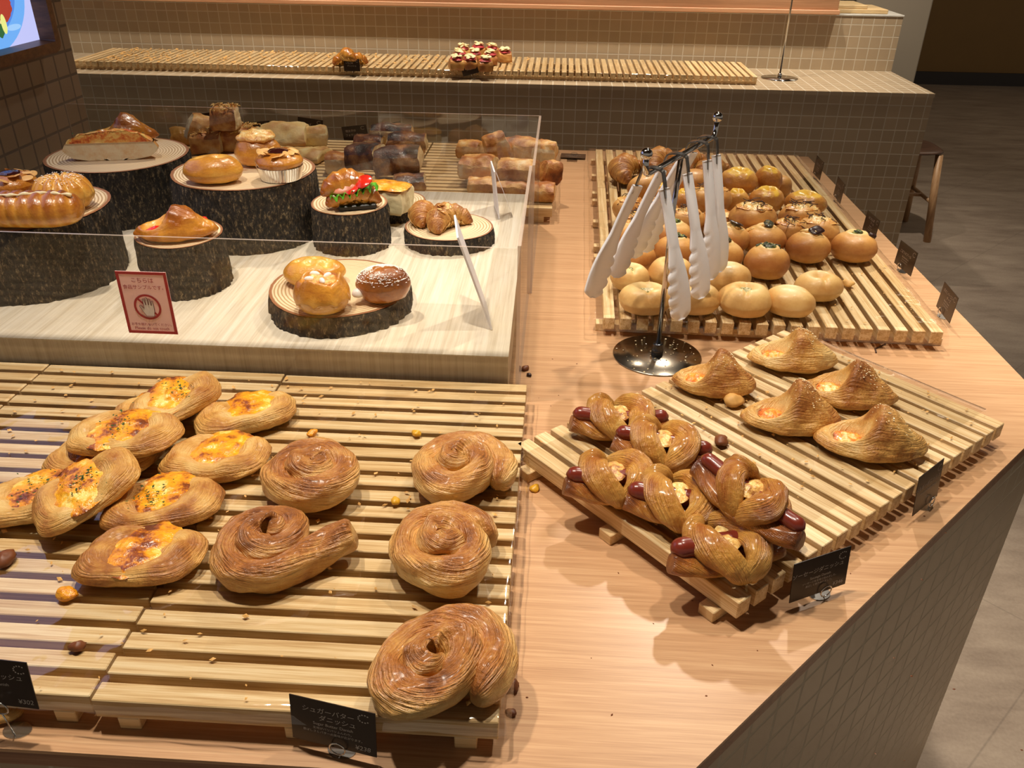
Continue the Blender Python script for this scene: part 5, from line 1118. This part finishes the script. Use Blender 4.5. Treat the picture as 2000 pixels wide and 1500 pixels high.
# B: dimpled oval bun, crumble bun, almond tart in foil
rnd_bread('oval_bun', 'glossy oval bun with two yellow dimples on the middle stump', 'bun', (357, 334), (476, 332), ST['B'], 0.050, 0.72, 'glazed', 11, lambda r, th, x, y: -0.010 * (pit(x, y, -.38, .1, .2) + pit(x, y, .22, .05, .22)), lambda x, y, z: -0.55 * (pit(x, y, -.38, .1, .22) + pit(x, y, .22, .05, .24)))
rt, a, b = rnd_bread('crumble_bun', 'round bun with yellow crumble top behind the almond tart', 'bun', (458, 296), (549, 296), ST['B'], 0.060, 0.9, 'glazed', 12)
lump('crumble', rt, 'mayo', a * .82, b * .8, 0.020, 0, 0, 0.046, 5, 0.006, 70)
def almond_tart(label, px, w, z, seed, cup=0.026):
    c = on(px[0], px[1], z + 0.02); r0 = w * (c - CAM).dot(FW) / FPX / 2
    t = thing('almond_tart', label, 'cake', (c.x, c.y, z), (0, 0, seed), 'food samples'); n = 96; v, f = [], []
    for r_, zz in ((r0 * .80, 0.0), (r0 * .84, 0.001), (r0 * 0.99, cup), (r0 * 0.965, cup), (r0 * .8, 0.004)):
        for k in range(n): q = 1 + (0.020 if zz > 0.0005 else 0.006) * (1 if k % 2 else -1); v.append((r_ * q * cos(2 * pi * k / n), r_ * q * sin(2 * pi * k / n), zz))
    for i in range(4):
        for k in range(n): a = i * n + k; b = i * n + (k + 1) % n; f.append((a, b, b + n, a + n))
    part('foil_cup', (v, f), M['foil'], t, False)
    cake = dome(superell(r0 * 1.02, r0 * 1.02, 2), lambda r, th, x, y: 0.019 * max(0, 1 - r ** 2.6) ** 0.6, 0.022, 20, 70, lambda P, r, th, top: 0.0015 * fbm(P, 40, 2), lambda r, th, P, top: 0.66 + 0.2 * fbm(P, 22, 2) - 0.3 * exp(-(P.z / 0.012) ** 2))
    part('cake', xf(cake, T(0, 0, cup - 0.014)), M['glazed'], t)
    zt = cup + 0.0245; part('jam', xf(dome(superell(r0 * .45, r0 * .45, 2), lambda r, th, x, y: 0.004 * (1 - r * r), 0.003, 10, 40, lambda P, r, th, top: 0.0018 * fbm(P, 110, 2)), T(0, 0, zt - 0.001)), M['jam'], t)
    rg = random.Random(seed * 10)
    al = mesh('almond_slice', dome(superell(0.0105, 0.0062, 2), lambda r, th, x, y: 0.0012 * (1 - r * r), 0.0009, 4, 18), M['almond'])
    for k in range(15):
        a_ = 2 * pi * k / 15 + rg.uniform(-.15, .15); rr = r0 * rg.uniform(.56, .88); zz = cup + 0.0085 + 0.019 * max(0, 1 - (rr / r0 / 1.02) ** 2.6) ** 0.6
        part('almond_slice', al, None, t, loc=(rr * cos(a_), rr * sin(a_), zz + 0.0005), rot=(rg.uniform(-.3, .3) - 0.35 * sin(a_), rg.uniform(-.3, .3) + 0.35 * cos(a_), a_ + rg.uniform(-1, 1)))
    return t
almond_tart('almond tart in a silver foil cup on the middle stump', (547, 328), 90, ST['B'], 1)

# F: almond tart, ribbed bread, long glazed bread
almond_tart('almond tart in foil at the left picture edge', (28, 374), 90, ST['F'], 2)
c, L, rz = spread((57, 385), (178, 380), ST['F'] + 0.025); a = L / 2; Nr = 11
t = thing('ribbed_bread', 'round ribbed sugared bread like a small pumpkin on the left stump', 'bread', (c.x, c.y + 0.01, ST['F']), (0, 0, 0.3), 'food samples')
def rb(r, th, x, y): return 0.036 * max(0, 1 - r ** 2.6) ** 0.5 - 0.020 * exp(-(r / 0.28) ** 2) - 0.008 * (1 - abs(sin(th * Nr / 2)) ** 0.5) * min(1, r * 1.6) * (1 - r ** 6)
part('bread', dome(lambda th: (a * cos(th) * (0.93 + 0.09 * abs(sin(th * Nr / 2)) ** .6), a * .88 * sin(th) * (0.93 + 0.09 * abs(sin(th * Nr / 2)) ** .6)), rb, 0.024, 26, 154, lambda P, r, th, top: 0.0015 * fbm(P, 40, 2), lambda r, th, P, top: 0.18 + 0.35 * abs(sin(th * Nr / 2)) * exp(-((P.z - .045) / .02) ** 2) + 0.15 * fbm(P, 30, 2)), M['glazed'], t)
part('sugar_dust', specks(240, lambda g: (lambda th, r: (a * r * cos(th), a * .88 * r * sin(th), 0.0258 + rb(r, th, 0, 0)))(g.uniform(0, 6.28), g.uniform(.25, .8)), 0.0012, 4, 0.1), M['sugar'], t, False, 'stuff')
c, L, rz = spread((-45, 420), (166, 410), ST['F'] + 0.022); a = L / 2
t = thing('glazed_long_bread', 'long glazed bread with scalloped cuts and a white icing line', 'bread', (c.x, c.y, ST['F']), (0, 0, rz), 'food samples')
def lb(s, ph): return 1 + 0.11 * abs(sin(s * pi * 9)) * (0.5 + 0.5 * sin(ph)) + 0.03 * nz((s * 8, ph, 2))
md = sweep([((i / 80 - .5) * 2 * a, 0.004 * sin(i / 12), 0.0265) for i in range(81)], lambda s: ((0.031 * max(0.02, 1 - abs(2 * s - 1) ** 5) ** .5), (0.0275 * max(0.02, 1 - abs(2 * s - 1) ** 5) ** .5)), 28, lb, lamk=(1, 3), brown=lambda s, ph: 0.50 + 0.22 * sin(ph) + 0.22 * abs(sin(s * pi * 9)) - 0.1 + 0.1 * nz((s * 6, ph, 1)))
part('bread', clip0(md), M['glazed'], t)
part('icing_line', tube([((i / 60 - .5) * 2 * a * .86, -0.010 + 0.003 * sin(i / 5), 0.0535 + 0.0015 * abs(sin(i / 60 * pi * 9)) - 0.004 * abs(i / 30 - 1) ** 4) for i in range(61)], lambda s: 0.0025 + 0.001 * sin(s * 40), 8), M['icing'], t)

# G: folded tomato pastry
c, L, rz = spread((258, 448), (426, 438), ST['G'] + 0.018)
triangle_danish('glossy folded pastry with a red tomato strip on the small stump', c, L, rz, 12, 1, 0.08, 0.62, ST['G'], 'glazed', 'folded_danish', 'food samples', 'tomato', False)

# C: croissant sandwich
c = on(690, 385, ST['C'] + 0.02)
t = thing('croissant_sandwich', 'croissant sandwich with tomato and lettuce on the narrow stump', 'sandwich', (c.x, c.y, ST['C']), (0, 0, 0.35), 'food samples')
part('liner', box(-0.030, 0.040, -0.020, 0.022, 0, 0.010, 0.002), M['black_tray'], t, False)
part('lower_half', xf(croissant_md(0.098, 0.024, 31, 0.6, 6), T(0, 0.004, 0.006, 0, 0, 0.25)), M['glazed'], t)
part('upper_half', xf(croissant_md(0.096, 0.026, 32, 0.7, 6), T(-0.010, 0.016, 0.022, 0.15, 0.15, 0.55)), M['glazed'], t)
let = grid(40, 6, lambda u, w: ((u - .5) * 0.088, -0.030 + w * 0.034 + 0.003 * sin(u * 30), 0.027 + 0.018 * u + (1 - w) * (0.006 * sin(u * 44) + 0.002 * sin(u * 90))))
part('lettuce', join(let, xf(let, T(0, 0.001, -0.0012))), M['lettuce'], t)
for x in (-0.004, 0.020): part('tomato_slice', xf(lathe([(0.0, 0.0), (0.0165, 0.0), (0.018, 0.002), (0.0165, 0.0042), (0.0, 0.0042)], 30, False), T(x, -0.010, 0.031 + 0.45 * (x + 0.02), 0, -0.42, 0.30)), M['tomato'], t)
lump('ham', t, 'ham', 0.026, 0.016, 0.008, -0.016, -0.004, 0.041, 2, ry=-0.25, rx=0.6)
lump('mayonnaise', t, 'cream', 0.010, 0.007, 0.007, 0.002, -0.001, 0.053, 3)

# H: cube of bread with grilled cheese top
c = on(757, 392, ST['H'] + 0.02)
t = thing('cheese_toast', 'thick cut bread block with grilled cheese top behind the sandwich', 'bread', (c.x, c.y, ST['H']), (0, 0, -0.25), 'food samples')
part('bread', chunk_md(0.092, 0.062, 0.052, 41, (0.03, 0.03, 0.03, 0.3), 0.3, 0.10), M['pale_loaf'], t)
part('grilled_cheese', xf(dome(superell(0.049, 0.034, 5), lambda r, th, x, y: 0.006 * (1 - r ** 4), 0.003, 14, 60, lambda P, r, th, top: 0.004 * fbm(P, 60, 2), lambda r, th, P, top: 0.5 * fbm(P, 40, 2) - 0.05), T(0, 0, 0.048)), M['egg'], t)

# D: croissant and almond croissant
c, L, rz = spread((806, 436), (850, 388), ST['D'] + 0.025); croissant('plain glazed croissant on the thin tree slice', (c.x, c.y + .004), 0.080, 0.0235, rz, 51, ST['D'], mt='croissant', group='food samples', arc=0.7)
c, L, rz = spread((838, 444), (915, 408), ST['D'] + 0.022)
t = thing('almond_croissant', 'pale almond croissant with sliced almonds on the thin tree slice', 'croissant', (c.x, c.y + .006, ST['D']), (0, 0, rz - 0.2), 'food samples')
part('bread', croissant_md(0.086, 0.026, 52, 1.25, 6), M['puff'], t)
rg = random.Random(5); al = mesh('almond_slice', dome(superell(0.0070, 0.0045, 2), lambda r, th, x, y: 0.001 * (1 - r * r), 0.0009, 4, 18), M['almond'])
for k in range(12): 
    x = rg.uniform(-.022, .022); part('almond_slice', al, None, t, loc=(x, 0.010 + rg.uniform(-.010, .009) - 8 * x * x, 0.0445 - 12 * x * x + rg.uniform(-.004, .001)), rot=(rg.uniform(-.5, .5), rg.uniform(-.5, .5) + 9 * x, rg.uniform(0, 3)))

# E: dimpled focaccia bun, gratin bun, sugared doughnut
PT = ((-.45, .1), (.05, .25), (.5, .15), (-.1, -.3), (.4, -.35))
rnd_bread('dimpled_bun', 'flat sugared bun with yellow dimples at the back of the thin slice', 'bun', (552, 534), (676, 530), ST['E'], 0.042, 0.74, 'glazed', 61, lambda r, th, x, y: -0.009 * sum(pit(x, y, p, q, .15) for p, q in PT), lambda x, y, z: -0.08 - 0.5 * sum(pit(x, y, p, q, .17) for p, q in PT))
def gb(r, th, x, y): return -0.022 * exp(-((r / 0.60) ** 4)) - 0.010 * (1 - abs(sin(th * 4 + 0.5)) ** .6) * r ** 2 + 0.010 * exp(-((r - .66) / .12) ** 2) * (0.6 + 0.4 * sin(th * 3 + 1))
rt, a, b = rnd_bread('gratin_bun', 'open topped glossy bun filled with creamy gratin', 'bun', (573, 575), (684, 575), ST['E'], 0.062, 0.92, 'glazed', 62, gb, lambda x, y, z: 0.15 * (x * x + y * y > .3) - 0.1)
lump('gratin', rt, 'mayo', a * .66, b * .64, 0.020, 0, 0, 0.034, 6, 0.011, 60)
for k, (x, y) in enumerate(((-.014, -.008), (.010, .006), (.006, -.016), (-.010, .012))): lump('macaroni', rt, 'cream', 0.008, 0.004, 0.007, x, y, 0.052, k, 0.0005, 60, k)
rt, a, b = rnd_bread('doughnut', 'sugar-dusted filled doughnut with white cream at one end', 'doughnut', (694, 562), (803, 556), ST['E'], 0.056, 0.76, 'glazed', 63, None, lambda x, y, z: 0.38, zb=0.48)
def sg(g):
    x, y = g.gauss(0, .42), g.gauss(0, .42); r = sqrt(x * x + y * y)
    if r > 0.97: x, y = x / r * .9, y / r * .9; r = .9
    return (x * a, y * b, 0.056 * .48 + 0.056 * .52 * sqrt(max(0, 1 - r ** 2.4)) + 0.0004)
part('sugar_dust', specks(2600, sg, 0.0015, 8, 0.1), M['sugar'], rt, False, 'stuff')
lump('cream', rt, 'cream', 0.010, 0.009, 0.014, -a * .90, -b * .28, 0.012, 9, 0.001, 60)

# ------------------------------------------------------------------ sliced breads behind the guard
zt = SL + 0.002
def ch(label, px, py, wpx, ly, lz, rz, seed, dz=0.0, ry=0.0, rx=0.0, mt='loaf', grp='sliced breads behind the guard', **k):
    p = on(px, py, zt + dz + lz * 0.45); w = wpx * (p - CAM).dot(FW) / FPX
    ob = chunk(label, p, (w, ly, lz), (rx, ry, rz), seed, zt + dz, mt, grp, **k)
    if grp.startswith('cheese') and seed in (2, 3, 5, 6): shreds(ob, w, ly, lz, seed)
    return ob
def shreds(ob, lx, ly, lz, seed, n=34):
    rg = random.Random(seed); ms = []
    for _ in range(n):
        x, y, t = rg.uniform(-.45, .45) * lx, rg.uniform(-.42, .42) * ly, rg.uniform(0, 6.3); L_ = rg.uniform(.012, .022); z0 = lz * (1 - 0.28 * abs(2 * y / ly) ** 3) + rg.uniform(0.0, 0.004)
        ms.append(tube([(x + cos(t) * L_ * (u - .5) + 0.004 * sin(3 * u), y + sin(t) * L_ * (u - .5), z0 + 0.002 * sin(pi * u)) for u in (0, .33, .66, 1)], 0.0013, 5))
    part('shredded_cheese', join(*ms), M['potato'], ob, True, 'stuff')
G1 = 'cheese breads behind the middle stump'
ch('small yellow cheese bread at the far left of the cheese breads', 352, 266, 36, .06, .045, 0.4, 1, mt='bun_cheese', grp=G1, sides=(.3, .3, .3, .3), top=.3)
ch('cut log of cheese bread, left half in front', 407, 276, 58, .075, .058, 0.12, 2, dz=0.022, grp=G1, sides=(.03, .03, .42, .4), top=.55)
ch('cut log of cheese bread, right half in front', 460, 272, 60, .075, .060, 0.06, 3, dz=0.022, grp=G1, sides=(.03, .03, .42, .4), top=.55)
ch('upright cheese bread wedge leaning at the back left', 380, 252, 48, .06, .075, 0.5, 4, dz=0.045, ry=0.45, grp=G1, sides=(.03, .1, .5, .4), top=.5)
ch('cheese bread piece standing highest on the heap', 440, 231, 50, .06, .060, 0.1, 5, dz=0.085, grp=G1, sides=(.42, .03, .5, .4), top=.6)
ch('cheese bread piece at the right end of the log heap', 485, 264, 40, .07, .050, 0.0, 6, dz=0.030, grp=G1, sides=(.03, .03, .42, .4), top=.55)
ch('flat bread under the cut cheese log', 405, 305, 96, .10, .020, 0.1, 7, grp=G1, mt='pale_loaf', sides=(.4, .4, .4, .4), top=.6)
ch('flat bread at the right under the cut cheese log', 470, 300, 80, .10, .020, -0.1, 71, grp=G1, mt='pale_loaf', sides=(.4, .4, .4, .4), top=.6)
G2 = 'pale breads behind the middle stump'
ch('humped pale bread with a smooth crust', 556, 262, 92, .11, .060, 0.12, 8, dz=0.022, mt='pale_loaf', grp=G2, sides=(.35, .3, .35, .3), top=.42, bulge=0.6)
ch('pale bread cube right of the humped bread', 616, 266, 46, .06, .055, 0.2, 9, dz=0.016, mt='pale_loaf', grp=G2, sides=(.3, .05, .1, .3), top=.45)
ch('flat pale bread below the humped bread', 598, 300, 84, .10, .030, -0.2, 10, mt='pale_loaf', grp=G2, sides=(.35, .3, .4, .3), top=.5, bulge=.4)
ch('flat pale bread under the crumble bun side', 545, 300, 80, .10, .028, 0.2, 11, mt='pale_loaf', grp=G2, sides=(.35, .3, .4, .3), top=.5, bulge=.4)
G3 = 'dark topped loaf slices behind the guard'
ch('small bread cube with white crumb left of the dark loaf', 661, 318, 46, .07, .052, 0.15, 12, grp=G3, sides=(.05, .05, .05, .3), top=.55)
ch('dark topped slice low at the front left', 698, 356, 60, .07, .030, -0.15, 13, mt='dark_loaf', grp=G3, sides=(.1, .05, .5, .3), top=.95)
ch('dark topped slice low at the front right', 800, 356, 62, .07, .036, 0.2, 14, mt='dark_loaf', grp=G3, sides=(.1, .05, .5, .3), top=.8)
ch('dark topped slice with a triangular white end, left of the middle', 716, 306, 64, .085, .058, -0.22, 15, dz=0.026, ry=-0.12, mt='dark_loaf', grp=G3, sides=(.04, .04, .55, .4), top=.86)
ch('large dark topped slice in the middle front', 780, 312, 90, .09, .062, 0.05, 16, dz=0.024, ry=-0.05, mt='dark_loaf', grp=G3, sides=(.04, .1, .5, .4), top=.82)
ch('dark topped slice showing its pale cut side at the right', 796, 279, 76, .07, .050, 0.05, 17, dz=0.030, mt='dark_loaf', grp=G3, sides=(.1, .04, .4, .3), top=.72)
ch('dark topped slice with pale crumb facing front at the back', 766, 262, 84, .06, .055, 0.1, 18, dz=0.020, mt='dark_loaf', grp=G3, sides=(.3, .1, .05, .3), top=.85)
ch('dark topped slice at the back left of its heap', 722, 282, 60, .06, .05, -0.1, 19, dz=0.0, mt='dark_loaf', grp=G3, sides=(.3, .1, .4, .3), top=.85)
G4 = 'brown bread slices behind the right guard panel'
ch('brown bread slice at the front left of the right heap', 934, 325, 66, .09, .052, -0.15, 20, dz=0.016, grp=G4, sides=(.04, .2, .35, .3), top=.6)
ch('brown bread slice at the back left of the right heap', 918, 292, 48, .06, .048, -0.3, 21, dz=0.010, grp=G4, sides=(.05, .2, .35, .3), top=.6)
ch('brown bread slice standing upright at the back', 975, 284, 46, .05, .070, 0.3, 22, dz=0.020, ry=-0.3, grp=G4, sides=(.4, .2, .5, .3), top=.6)
ch('brown bread slice lying across the right heap at the back', 1020, 290, 74, .07, .055, -0.1, 23, dz=0.015, grp=G4, sides=(.3, .05, .4, .3), top=.6)
ch('brown bread slice with a white cut end in the middle front', 1010, 334, 74, .085, .052, -0.12, 24, dz=0.022, grp=G4, sides=(.04, .2, .5, .3), top=.5)
ch('brown bread slice showing pale crumb outside the guard corner', 1064, 296, 46, .06, .055, -0.1, 25, dz=0.012, grp=G4, sides=(.3, .3, .06, .3), top=.55)
ch('dark brown crust piece right of the guard seam', 1068, 336, 36, .05, .055, 0.5, 26, dz=0.018, ry=0.3, grp=G4, sides=(.6, .6, .6, .6), top=.7)
ch('brown crust piece lowest right of the guard seam', 1062, 374, 44, .07, .038, -0.05, 27, grp=G4, sides=(.5, .5, .55, .5), top=.65)
ch('brown bread slice low at the front left of the right heap', 942, 362, 56, .06, .034, 0.0, 28, grp=G4, sides=(.05, .2, .45, .3), top=.5)
ch('brown bread slice low at the front middle of the right heap', 1000, 366, 66, .06, .034, 0.0, 29, grp=G4, sides=(.05, .2, .45, .3), top=.5)

# ------------------------------------------------------------------ far counter pastries
zf = 0.889
def strawberry(label, px, py, seed, dz=0):
    c = on(px, py, zf + dz + 0.024); t = thing('strawberry_bread', label, 'pastry', (c.x, c.y, zf + dz), (0, 0, 0.25 + 0.1 * nz((seed, 0, 0))), 'strawberry breads on the far counter')
    part('bread', chunk_md(0.058, 0.075, 0.046, seed, (.5, .5, .5, .5), .5, .25, n=8), M['bun_brown'], t)
    o = Vector((seed, 0, 0)); part('strawberry_glaze', xf(dome(superell(0.027, 0.036, 3), lambda r, th, x, y: 0.010 * (1 - r ** 3), 0.005, 8, 30, lambda P, r, th, top: 0.005 * fbm(P + o, 60, 2)), T(0, 0, 0.036)), M['strawberry'], t)
    rg = random.Random(seed); part('almond_topping', join(*[xf(dome(superell(0.0125, 0.0090, 2), lambda r, th, x, y: 0.004 * (1 - r * r), 0.003, 4, 12), T(rg.uniform(-.016, .016), rg.uniform(-.028, .026), 0.048 + rg.uniform(0, .009), rg.uniform(0, 3), rg.uniform(-.4, .4), rg.uniform(-.4, .4))) for _ in range(16)]), plain('white almonds', rgb(240, 222, 170), 0.5), t)
rows = (('nearest', 0), ('middle', 1), ('rearmost', 2))
for k, (px, py, lab) in enumerate(((905, 102, 'rearmost strawberry bread in the left column'), (934, 99, 'rearmost strawberry bread in the second column'), (961, 101, 'rearmost strawberry bread in the third column'), (985, 109, 'strawberry bread standing apart at the right'), (898, 112, 'middle strawberry bread in the left column'), (927, 112, 'middle strawberry bread in the second column'), (957, 114, 'middle strawberry bread in the third column'), (891, 124, 'strawberry bread nearest the counter edge, left of the tilted card'), (917, 123, 'strawberry bread directly behind the tilted card'), (947, 126, 'strawberry bread nearest the counter edge, right of the tilted card'))):
    strawberry(lab, px, py, k + 1)
for k, (px, py, dz, lab) in enumerate(((672, 118, 0, 'brown knotted pastry left behind the upright card'), (699, 118, 0, 'brown knotted pastry right behind the upright card'), (684, 108, 0.025, 'dark knotted pastry on top of the other two'))):
    c = on(px, py, zf + dz + 0.02); solo('knotted_pastry', croissant_md(0.085, 0.030, k + 70, 1.2, 5), M['glazed'], lab, 'pastry', (c.x, c.y, zf + dz), (0, 0, k), 'brown pastries on the far counter')

# ------------------------------------------------------------------ crumbs and dropped bits
def crumbs(label, n, seed, fx, size, mt, cat='crumbs'): return solo('crumbs', specks(n, fx, size, seed), M[mt], label, cat, kind='stuff', smooth=False)
def rect(x0, x1, y0, y1, z): return lambda g: (g.uniform(x0, x1), g.uniform(y0, y1), z + 0.0003)
crumbs('pale pastry flakes scattered on the film of the front trays', 260, 1, rect(-.70, -.01, -.585, -.01, SL + 0.0032), 0.0028, 'crumb')
def di(g):
    u, w = g.uniform(-.17, .17), g.uniform(-.27, .28); return (DIAG.x + cos(DIAGR) * u - sin(DIAGR) * w, DIAG.y + sin(DIAGR) * u + cos(DIAGR) * w, SL + 0.0032)
crumbs('brown pastry crumbs scattered on the diagonal tray', 190, 2, di, 0.0026, 'crumb')
crumbs('dark crumbs scattered on the oak table top', 70, 3, rect(0.01, 0.60, -.58, 0.23, TOP), 0.0013, 'crumb_dark')
crumbs('small crumbs on the film of the bun trays', 60, 4, rect(.42, .70, .25, .62, SL + 0.0036), 0.0024, 'crumb')
crumbs('white sugar crumbs on the base of the tongs stand', 60, 5, lambda g: (lambda t, r: (sx_ + r * cos(t), sy_ + r * sin(t), TOP + 0.0031))(g.uniform(0, 6.28), 0.07 * sqrt(g.random())), 0.0016, 'icing')
crumbs('orange pastry crumbs strewn over the left part of the far counter trays', 420, 6, lambda g: (-2.0 + 1.9 * g.random() ** 1.6, g.uniform(CY0 + .10, CY0 + .48), 0.8895), 0.0075, 'crumb')
def bit(label, px, py, z, s, mt, seed, name='pastry_crumb'):
    c = on(px, py, z); md = ball((0, 0, 0), s, 14); v = [Vector(p) * (1 + 0.5 * nz(Vector(p) * (1.0 / s) + Vector((seed, 0, 0)))) for p in md[0]]; v = [Vector((p.x * 1.25, p.y, max(-s * .5, p.z * .7) + s * .5)) for p in v]
    solo(name, (v, md[1]), M[mt], label, 'crumb', (c.x, c.y, z), (0, 0, seed))
bit('yellow corn kernel on the oak beside the diagonal tray', 1045, 957, TOP, 0.006, 'corn', 1, 'corn_kernel')
bit('brown triangular nugget right of the front swirl pastry', 1001, 1344, TOP, 0.0065, 'crumb_dark', 2)
bit('tiny dark nugget below the brown triangular nugget', 998, 1394, TOP, 0.004, 'crumb_dark', 3)
bit('brown flake on the oak right of the guard corner', 1026, 722, TOP, 0.006, 'crumb_dark', 4)
bit('black seed on the oak just below the brown flake', 1033, 734, TOP, 0.004, 'aubergine', 5)
bit('egg crumb on the film in front of the dark egg pastry', 131, 1166, SL + .003, 0.008, 'egg', 6)
bit('reddish crumb on the film between the two front trays', 153, 1265, SL + .003, 0.006, 'crumb_dark', 7)
bit('reddish crumb near the left picture edge on the film', 10, 1098, SL + .003, 0.009, 'crumb_dark', 8)
bit('yellow corn crumb on the film behind the right swirls', 813, 850, SL + .003, 0.0055, 'corn', 9, 'corn_kernel')
bit('brown cheese crumb on the film near the pointed egg pastry', 610, 849, SL + .003, 0.006, 'egg', 10)
bit('corn crumb on the film between the swirl pastries', 772, 982, SL + .003, 0.0055, 'corn', 11, 'corn_kernel')
bit('orange flake right of the pale lone bun', 1655, 558, SL + .003, 0.009, 'crumb', 12)
bit('torn pastry strip left of the middle triangle pastry', 1432, 788, SL + .003, 0.013, 'crumb', 13)
bit('dark sausage pastry crumb right of the sausage heap', 1408, 866, SL + .003, 0.009, 'crumb_dark', 14)
c = on(8, 1404, TOP); solo('pastry_piece', xf(egg := dome(superell(0.030, 0.012, 2.2), lambda r, th, x, y: 0.010 * sqrt(max(0, 1 - r ** 2.4)), 0.005, 10, 36, lambda P, r, th, top: 0.002 * fbm(P, 60, 2), lambda r, th, P, top: 0.55 + .3 * fbm(P, 40, 2)), T()), M['danish'], 'broken pastry end on the oak at the lower left', 'pastry', (c.x - 0.012, c.y, TOP), (0, 0, 0.1))
p0, p1 = on(1700, 672, TOP), on(1730, 690, TOP)
pm = [on(x, y, TOP) + Vector((0, 0, 0.0012)) for x, y in ((1729, 673), (1718, 678), (1709, 682), (1711, 690))]
solo('burdock_shred', tube(pm, 0.0013, 6), M['burdock'], 'dark curled burdock shred on the oak in front of the bun tray', 'crumb')
